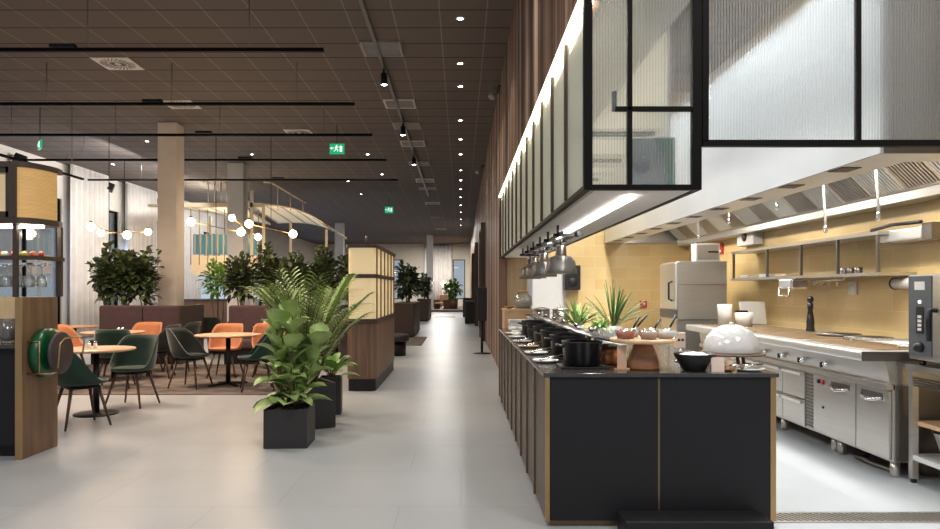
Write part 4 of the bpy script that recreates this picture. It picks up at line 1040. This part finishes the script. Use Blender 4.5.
# nozzles on rods
for i,(px0,py0,px1,py1) in enumerate(((871,163,878.5,217),(818,181,825.5,230))):
    xx=3.3; y0=F*xx/(px1-461)
    n=thing('hood_nozzle','white rod nozzle hanging from the hood, %s from the camera'%ORD[i],'nozzle',(xx,y0,Z(py1,y0)),group='nozzles under the hood')
    zz=Z(py1,y0); MB().tube([(0,0,.04),(0,.04,.45),(0,.05,.9)],.012,8).build('rod','white_plastic',n)
    MB().lathe([(0,-.03),(.014,-.028),(.02,-.01),(.012,.02),(.016,.035),(0,.045)],n=14).build('head','chrome',n)
for i,yy in enumerate((7.26,8.56,9.64)):
    n=thing('hood_nozzle','white rod nozzle hanging from the hood, %s from the camera'%ORD[i+2],'nozzle',(3.3,yy,(2.27,2.24,2.12)[i]),group='nozzles under the hood')
    MB().tube([(0,0,.04),(0,.02,.25),(0,.03,.55)],.011,8).build('rod','white_plastic',n)
    MB().lathe([(0,-.03),(.014,-.028),(.02,-.01),(.012,.02),(.016,.035),(0,.045)],n=14).build('head','chrome',n)

# ------------------------------------------------------------------ cooking range
RX,RB,RY0,RY1=2.97,3.2,5.15,9.2
t=thing('cooking_range','long steel cooking range along the yellow tiled wall','cooking range',(3.6,7.2,0))
MB().box(RB,XR-.02,RY0,RY1,.12,.70).build('body','steel',t,world=True,bevel=.004)
MB().hexa([(RB-.05,RY0,.87),(XR-.02,RY0,.87),(XR-.02,RY1,.87),(RB-.05,RY1,.87),(RB-.02,RY0,.70),(XR-.02,RY0,.70),(XR-.02,RY1,.70),(RB-.02,RY1,.70)]).build('control_panel','steel',t,world=True)
MB().box(RX,XR-.02,RY0,RY1,.87,.945).build('worktop','steel_bright',t,world=True,bevel=.022,seg=4)
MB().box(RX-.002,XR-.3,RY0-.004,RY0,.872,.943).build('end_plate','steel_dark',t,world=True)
MB().box(RB+.02,XR-.03,RY0-.006,RY0-.001,.13,.69).build('shaded_side_plate','steel_dark',t,world=True)  # range end in darkened steel; its shade is put into the colour
for i,(a,b) in enumerate(((5.25,6.3),(6.45,7.45),(7.6,9.05))):
    MB().box(RX+.16,XR-.2,a,b,.945,.951).build('griddle_plate','griddle',t,world=True,bevel=.003)
MB().box(RB-.045,RB+.02,RY0,RY1,.655,.70).build('ledge','steel',t,world=True,bevel=.004)
for i in range(8):
    y=6.04+i*.405
    k=MB().lathe([(0,0),(.03,0),(.03,.012),(.02,.016),(.02,.034),(0,.036)],(RB-.028,y,.755),18,axis=(-1,0,-.15)).build('knob','chrome',t,world=True)
    MB().box(RB-.08,RB-.06,y-.008,y+.008,.73,.775).build('knob_grip','black_plastic',k,world=True)
# doors and drawers in the lower body
def door(a,b,nm='door'):
    d=MB().box(RB-.02,RB,a+.006,b-.006,.135,.645).build(nm,'steel',t,world=True,bevel=.004); return d
d1=door(5.16,5.6); d2=door(5.6,6.28)
for d,c in ((d1,5.38),(d2,5.83)):
    MB().tube([(RB-.02,c-.13,.585),(RB-.05,c-.11,.575),(RB-.06,c,.555),(RB-.05,c+.11,.575),(RB-.02,c+.13,.585)],.014,8).build('handle','chrome',d,world=True)
    MB().box(RB-.024,RB-.02,c-.14,c+.14,.57,.62).build('handle_plate','steel_dark',d,world=True)
MB().lathe([(0,0),(.02,0),(.018,.015),(0,.016)],(RB-.02,6.1,.59),14,axis=(-1,0,0)).build('red_knob','red_plastic',d2,world=True)
MB().lathe([(0,0),(.02,0),(.018,.015),(0,.016)],(RB-.02,6.17,.59),14,axis=(-1,0,0)).build('green_knob','black_plastic',d2,world=True)
MB().lathe([(0,0),(.012,0),(.01,.01),(0,.011)],(RB-.02,6.1,.37),12,axis=(-1,0,0)).build('lock','black_plastic',d2,world=True)
mb=MB()
for z in range(16): mb.box(RB-.014,RB,6.3,6.42,.15+z*.031,.165+z*.031)
mb.build('vent_grille','steel_dark',t,world=True)
for a in (6.43,6.87,7.31,7.75,8.19,8.63):
    for z0_,z1_ in ((.135,.38),(.39,.645)):
        d=MB().box(RB-.02,RB,a+.005,a+.435,z0_,z1_).build('drawer','steel',t,world=True,bevel=.004)
        MB().box(RB-.05,RB-.02,a+.03,a+.41,z1_-.04,z1_-.012).build('handle','steel_bright',d,world=True,bevel=.006)
for y in (5.22,5.95,6.05,7.0,7.9,8.9): MB().lathe([(0,0),(.03,0),(.034,.02),(.034,.12),(0,.12)],(RB+.06,y,0),14).build('foot','steel',t,world=True)
MB().box(RB+.3,XR-.05,RY0+.1,RY1,.0,.12).build('plinth','steel_dark',t,world=True)
# gas hose fitting on the floor
tag(MB().tube([(3.3,5.3,.02),(3.27,5.5,.02),(3.25,5.62,.035),(3.27,5.75,.02),(3.4,5.8,.02)],.016,8).build('gas_hose','steel_dark'),'short metal hose on the floor under the range','hose')
# grates and pans on range
t=thing('cooking_grate','wire cooking grate at the near end of the range top','grate',(3.6,5.6,.951))
mb=MB()
for k in range(12): mb.tube([(-.25+.045*k,-.3,.03),(-.25+.045*k,.35,.03)],.007,6)
for y in (-.3,.35): mb.tube([(-.27,y,.018),(.27,y,.018)],.009,6); 
for y in (-.3,.35):
    for x in (-.26,.26): mb.tube([(x,y,0),(x,y,.03)],.009,6)
mb.build('wires','steel',t)
for i,(x,y) in enumerate(((3.72,6.35),(3.72,6.85))):
    tag(MB().lathe([(0,.0),(.19,0),(.2,.01),(.2,.022),(.05,.03),(0,.032)],(x,y,.951),30).build('pan_lid','steel_dark'),['dark flat pan lid on the range, nearer the oven','dark flat pan lid on the range, nearer the pepper mill'][i],'lid')
t=thing('pepper_mill','tall black pepper mill standing at the back of the range','pepper mill',(3.82,7.6,.945))
MB().lathe([(0,0),(.045,0),(.047,.02),(.04,.05),(.042,.1),(.034,.17),(.024,.235),(.03,.25),(.032,.3),(.02,.315),(0,.315)],n=22).build('body','black_enamel',t)
MB().lathe([(0,.315),(.022,.318),(.034,.34),(.034,.365),(.02,.385),(0,.39)],n=22).build('head','black_enamel',t)
# white jugs on far end of range
def jug(x,y,rad,h,label,name='jug'):
    t=thing(name,label,'container',(x,y,.951))
    MB().lathe([(0,0),(rad*.85,0),(rad,h),(rad*.95,h),(rad*.8,.01),(0,.008)],n=24).build('body','white_plastic',t)
    return t
jug(3.32,8.75,.09,.27,'tall white plastic jug at the range far end'); jug(3.5,8.6,.11,.17,'short white tub beside the tall white jug')
t=thing('steel_board','upright pale cutting board leaning behind the white tub','board',(3.8,9.02,.951))
MB().box(-.2,.2,-.012,.012,0,.3,rot=(-.12,0,.3),piv=(0,0,0)).build('board','white_plastic',t,bevel=.01)
tag(MB().box(3.5,3.66,8.85,8.9,.951,1.14).build('scale_display','black_plastic',bevel=.01),'small black display box behind the white tub','device')

# ------------------------------------------------------------------ far combi oven
OX0,OX1,OY0,OY1=3.0,3.72,9.72,10.5
t=thing('combi_oven','large steel combi oven in the kitchen corner','oven',((OX0+OX1)/2,(OY0+OY1)/2,0))
MB().box(OX0+.03,OX1,OY0,OY1,.98,1.8).build('body','steel',t,world=True,bevel=.01)
MB().box(OX0+.03,OX1,OY0+.04,OY1,.1,.98).build('stand','steel',t,world=True,bevel=.006)
for x in (OX0+.08,OX1-.06):
    for y in (OY0+.1,OY1-.06): MB().tube([(x,y,0),(x,y,.1)],.022,10).build('foot','steel_dark',t,world=True)
d=MB().box(OX0,OX0+.03,OY0+.02,OY1-.02,1.13,1.78).build('door','steel_bright',t,world=True,bevel=.006)
MB().tube([(OX0,OY0+.15,1.25),(OX0-.05,OY0+.15,1.27),(OX0-.05,OY0+.15,1.5),(OX0,OY0+.15,1.52)],.014,8).build('handle','black_plastic',d,world=True)
MB().box(OX0,OX0+.03,OY0+.02,OY1-.02,1.0,1.12).build('control_panel','oven_panel',t,world=True)
MB().box(OX0+.04,OX1-.0,OY0-.006,OY0,1.47,1.475).build('seam','steel_dark',t,world=True)
MB().box(OX0+.05,OX1-.01,OY0-.02,OY0-.001,1.475,1.8).build('side_cover','steel',t,world=True,bevel=.004)
t=thing('control_box','white framed cabinet with black handle on top of the corner oven','control box',(3.5,9.95,1.8))
MB().box(-.17,.17,-.1,.1,0,.26).build('case','white_plastic',t,bevel=.006); MB().box(-.15,.15,-.108,-.1,.03,.24).build('door','steel',t); MB().box(0,.13,-.14,-.108,.13,.15).build('handle','black_plastic',t)
t=thing('steel_table','long steel prep table against the yellow wall by the corner oven','table',(3.78,9.9,0))
MB().box(3.74,XR-.02,9.3,12.3,.88,.92).build('top','steel_bright',t,world=True)
for y in (9.4,12.2):
    for x in (3.78,XR-.06): MB().box(x-.02,x+.02,y-.02,y+.02,0,.88).build('leg','steel',t,world=True)
# sign and boxes on wall near the corner
t=thing('fire_sign','small red and white safety sign on the yellow wall','sign',(XR-.02,11.,1.98))
MB().box(-.01,.018,-.16,.16,-.02,.16).build('plate','red_plastic',t); MB().box(-.014,-.0101,-.1,.1,.02,.05).build('white_band','sign_white',t)
t=thing('wall_box','white wall box with round dark dial by the safety sign','wall box',(XR-.08,9.7,2.1))
MB().box(-.06,.078,-.28,.28,-.08,.16).build('case','white_plastic',t,bevel=.008); MB().lathe([(0,0),(.06,0),(.06,.02),(0,.02)],(-.06,0,.04),18,axis=(-1,0,0)).build('dial','bar_frame',t)

# ------------------------------------------------------------------ wall shelf
t=thing('wall_shelf','two tier steel wall shelf over the cooking range','shelf',(3.92,8,1.54))
MB().box(3.75,XR-.003,6.25,9.65,1.9,1.93).build('upper_shelf','steel',t,world=True)
MB().box(3.75,XR-.003,6.25,9.65,1.53,1.56).build('lower_shelf','steel',t,world=True)
for y in (6.28,6.95,7.7,8.55,9.6): MB().box(3.755,3.781,y-.013,y+.013,1.56,1.9).build('upright','steel_dark',t,world=True)
MB().tube([(3.8,6.9,1.5),(3.8,7.6,1.5)],.008,8).build('hook_rail','steel',t,world=True)
for y in (7.0,7.15,7.3,7.45): MB().tube([(3.8,y,1.5),(3.78,y,1.46),(3.8,y,1.445),(3.82,y,1.46)],.004,6).build('hook','steel',t,world=True)
for y in (6.9,7.6): MB().tube([(3.8,y,1.5),(3.8,y,1.53)],.006,6).build('rail_bracket','steel',t,world=True)
t=thing('spice_grinder','chrome strainer rack hanging under the wall shelf','rack',(3.8,7.95,1.53))
MB().box(-.1,.1,-.16,.16,-.12,-.0).build('case','chrome',t,bevel=.02)
MB().tube([(-.1,-.12,-.1),(-.12,-.14,-.2),(-.12,.1,-.2),(-.1,.12,-.1)],.008,8).build('loop','chrome',t)
for i,y in enumerate((8.3,8.75,9.1,9.35)):
    t=thing('steel_tray',['flat steel tray on the lower wall shelf nearest the camera','steel tray on the lower shelf second from the camera','steel tray on the lower shelf third from the camera','steel tray on the lower shelf furthest from the camera'][i],'tray',(3.92,y,1.56),group='trays on the wall shelf')
    MB().box(-.12,.12,-.13,.13,0,.02+.02*(i%2)).build('tray','steel_bright' if i%2 else 'light_wood',t,bevel=.006)
for i,y in enumerate((6.75,6.88,7.0)):
    tag(MB().lathe([(0,0),(.035,0),(.037,.06),(.03,.06),(0,.055)],(3.86,y,1.56),16).build('tin_cup','steel_dark'),'small dark tin on the lower wall shelf, %s from the camera'%ORD[i],'tin','tins on the wall shelf')
t=thing('wall_socket','white square socket plate on the yellow tiles','socket',(XR-.001,7.25,1.42))
MB().box(-.02,0,-.07,.07,-.07,.07).build('plate','white_plastic',t,bevel=.005); MB().lathe([(0,0),(.03,0),(.03,.004),(0,.004)],(-.02,0,0),16,axis=(-1,0,0)).build('outlet','steel_bright',t)
t=thing('fire_alarm','small red fire alarm button on the kitchen back wall','alarm',(X(643,YK),YK-.001,Z(304,YK)))
MB().box(-.06,.06,-.05,0,-.06,.06).build('case','red_plastic',t,bevel=.006); MB().lathe([(0,0),(.025,0),(.025,.01),(0,.01)],(0,-.05,0),14,axis=(0,-1,0)).build('button','white_plastic',t)
t=thing('wall_loudspeaker','black box speaker on the kitchen back wall behind the lamps','speaker',(1.97,YK-.001,1.4))
MB().box(-.14,.14,-.25,0,0,.44).build('cabinet','black_plastic',t,bevel=.015); MB().lathe([(0,0),(.08,0),(.08,.006),(0,.006)],(0,-.25,.14),20,axis=(0,-1,0)).build('cone','planter_black',t)

# ------------------------------------------------------------------ near oven on its stand
NX,NY0,NY1=3.275,4.42,5.08
t=thing('countertop_oven','steel oven with grey control panel at the right edge','oven',(3.7,4.65,.86))
MB().box(NX,XR-.03,NY0,NY1,.9,1.51).build('body','steel',t,world=True,bevel=.008)
MB().box(NX-.012,NX,4.82,5.07,.935,1.5).build('control_panel','oven_panel',t,world=True,bevel=.004)
MB().box(NX-.016,NX-.012,4.9,4.98,1.09,1.28).build('display','black_plastic',t,world=True)
mb=MB()
for k in range(4): mb.box(NX-.018,NX-.016,4.92,4.96,1.11+k*.03,1.13+k*.03)
mb.build('buttons','white_plastic',t,world=True)
MB().lathe([(0,0),(.014,0),(.012,.008),(0,.008)],(NX-.012,4.94,1.315),14,axis=(-1,0,0)).build('indicator','sign_white',t,world=True)
MB().box(NX-.014,NX-.012,4.89,5.0,1.4,1.46).build('badge','white_plastic',t,world=True)
MB().lathe([(0,0),(.036,0),(.034,.02),(.026,.045),(0,.047)],(NX-.012,4.93,.995),20,axis=(-1,0,0)).build('dial','black_plastic',t,world=True)
d=MB().box(NX-.02,NX,NY0+.01,4.8,.92,1.5).build('door','steel',t,world=True,bevel=.005)
MB().box(NX-.024,NX-.02,NY0+.08,4.7,1.0,1.42).build('window','black_enamel',d,world=True)
MB().tube([(NX-.02,4.76,1.26),(NX-.075,4.75,1.26),(NX-.08,4.75,1.2),(NX-.08,4.75,1.05)],.018,8).build('handle','black_plastic',d,world=True)
MB().tube([(3.5,4.95,1.51),(3.5,4.95,1.58)],.012,8).build('vent_pipe','black_metal',t,world=True)
for x in (NX+.06,XR-.1):
    for y in (NY0+.06,NY1-.06): MB().tube([(x,y,.86),(x,y,.902)],.022,8).build('foot','black_plastic',t,world=True)
t=thing('oven_stand','open steel stand with shelves under the near oven','stand',(3.7,4.65,0))
for x in (NX+.02,XR-.06):
    for y in (NY0+.02,NY1-.02): MB().box(x-.022,x+.022,y-.022,y+.022,.03,.83).build('leg','steel',t,world=True); MB().lathe([(0,0),(.02,0),(.018,.03),(0,.03)],(x,y,0),10).build('foot','black_plastic',t,world=True)
MB().box(NX-.02,XR-.03,NY0-.01,NY1+.01,.82,.86).build('top','steel',t,world=True)
for z,n_ in ((.17,'lower_shelf'),): MB().box(NX,XR-.04,NY0,NY1,z,z+.035).build(n_,'steel_bright',t,world=True)
MB().box(NX+.03,XR-.04,NY0+.05,NY1-.02,.42,.45).build('middle_shelf','light_wood',t,world=True)
for k in range(4): MB().box(NX+.0,NX+.03,NY0+.05,NY1-.05,.76-k*.018,.768-k*.018).build('runner','steel_dark',t,world=True)
t=thing('steel_bowl','deep steel mixing bowl on the oven stand lower shelf','bowl',(3.5,4.87,.205))
MB().lathe([(0,0),(.08,0),(.12,.05),(.16,.18),(.17,.185),(.155,.175),(.11,.05),(0,.01)],n=32).build('bowl','steel_bright',t)
# lamp unit and paper holder on the wall above
t=thing('wall_light_unit','grey wall unit with dark top cable above the near oven','wall unit',(3.95,6.2,1.84))
MB().box(3.85,XR-.003,5.82,6.42,1.83,1.94).build('case','steel_bright',t,world=True,bevel=.02)
MB().tube([(3.84,5.8,1.97),(3.84,6.2,1.98),(3.84,6.5,1.955)],.016,8).build('cable','black_plastic',t,world=True)
MB().box(3.86,4.05,5.7,5.82,1.82,1.96).build('end_cap','steel_dark',t,world=True)
t=thing('roll_holder','white roll holder with dark round end on the yellow wall','roll holder',(4.0,6.3,1.46))
MB().lathe([(0,-.16),(.05,-.16),(.05,.16),(0,.16)],(.04,0,0),20,axis=(0,1,0)).build('roll','white_plastic',t)
MB().lathe([(0,0),(.058,0),(.058,.012),(0,.012)],(.04,.16,0),20,axis=(0,1,0)).build('end_disc','black_plastic',t)
MB().box(.06,.099,-.18,.18,-.05,.055).build('bracket','steel_bright',t)
# floor drain grate
t=thing('drain_grate','long steel drain grate set in the kitchen floor','drain',(3.0,4.27,0))
MB().box(1.87,XR-.02,4.175,4.2,.0005,.006).box(1.87,XR-.02,4.345,4.37,.0005,.006).build('edge','steel',t,world=True)
MB().box(1.87,XR-.02,4.2,4.345,.0005,.002).build('channel','black_metal',t,world=True)
mb=MB()
for k in range(58): mb.box(1.88+k*.038,1.897+k*.038,4.19,4.355,.002,.006,rot=(0,0,.5))
mb.build('bars','steel',t,world=True)

# ------------------------------------------------------------------ lights of the place and added fill lamps
W=bpy.data.worlds.new('world'); S.world=W; W.use_nodes=True
bg=W.node_tree.nodes['Background']; bg.inputs['Color'].default_value=(*srgb(226,236,250),1); bg.inputs['Strength'].default_value=.5
# lights inside the hood and over the kitchen aisle
for y in (5.6,8.,10.4): lamp('AREA',(3.1,y,2.5),40,(1,.95,.86),.25,(0,0,0),size_y=1.4)
for y in (5.2,7.6,10.): lamp('AREA',(2.1,y,4.85),160,(1,.97,.93),.5,size_y=1.2)
lamp('AREA',(2.6,1.6,4.8),110,(1,.98,.96),1.2)
# strip light under the glass cabinet
lamp('AREA',(1.01,6.35,GZ0-.025),38,(1,.96,.9),.05,size_y=4.4)
# added warm fill around the dining area, columns and canopy bar
for x,y,p in ((-4.3,8.6,60),(-5.6,9.6,130),(-3.2,11,90),(-8,11,60),(-8,17,70),(-4,17.5,80)):
    lamp('AREA',(x,y,4.2),p,srgb(255,228,202),.5,spread=radians(150))
for x,y,z,p in ((-7.6,21,2.6,60),(-5.6,21.5,2.6,50),(-8,23.4,3.3,40)): lamp('POINT',(x,y,z),p,srgb(255,228,192),.2)
lamp('AREA',(-5.,29,4.8),180,(1,.95,.88),1.5); lamp('AREA',(-1.2,38,4.8),320,(1,.97,.93),1.5); lamp('AREA',(-1.4,49,4.8),620,(1,.95,.88),1.5)  # unseen lamps added to brighten the far hall
lamp('AREA',(-1.3,1.2,4.85),170,(1,.97,.94),1.6); lamp('AREA',(-5.5,2.5,4.85),80,(1,.94,.88),1.5)
# unseen area lamps added to brighten the curtains and left wall
for y in (17.5,20.5,23.5,27,31): lamp('AREA',(-8.2,y,4.6),75,(1,.96,.92),.3,(0,radians(58),0),size_y=2.)
# daylight at the windows
for a,b in wins: lamp('AREA',(XL+.05,(a+b)/2,2.2),40,srgb(190,215,255),b-a,(0,radians(-90),0),size_y=3.4)

# ------------------------------------------------------------------ camera and colour
cam=bpy.data.cameras.new('camera'); co=bpy.data.objects.new('camera',cam); COL.objects.link(co)
co.location=(0,0,EYE); co.rotation_euler=(pi/2,0,0); cam.sensor_width=36; cam.lens=F/940*36
cam.shift_x=(470-461)/940; cam.shift_y=(290-264.5)/940; cam.clip_end=200; cam.clip_start=.05
S.camera=co
v=S.view_settings; v.view_transform='Standard'; v.look='None'; v.gamma=1; v.exposure=0.; v.use_curve_mapping=False
c=S.cycles; c.max_bounces=8; c.diffuse_bounces=4; c.glossy_bounces=4; c.transmission_bounces=6; c.transparent_max_bounces=12
c.sample_clamp_indirect=6; c.caustics_reflective=False; c.caustics_refractive=False; c.use_denoising=True
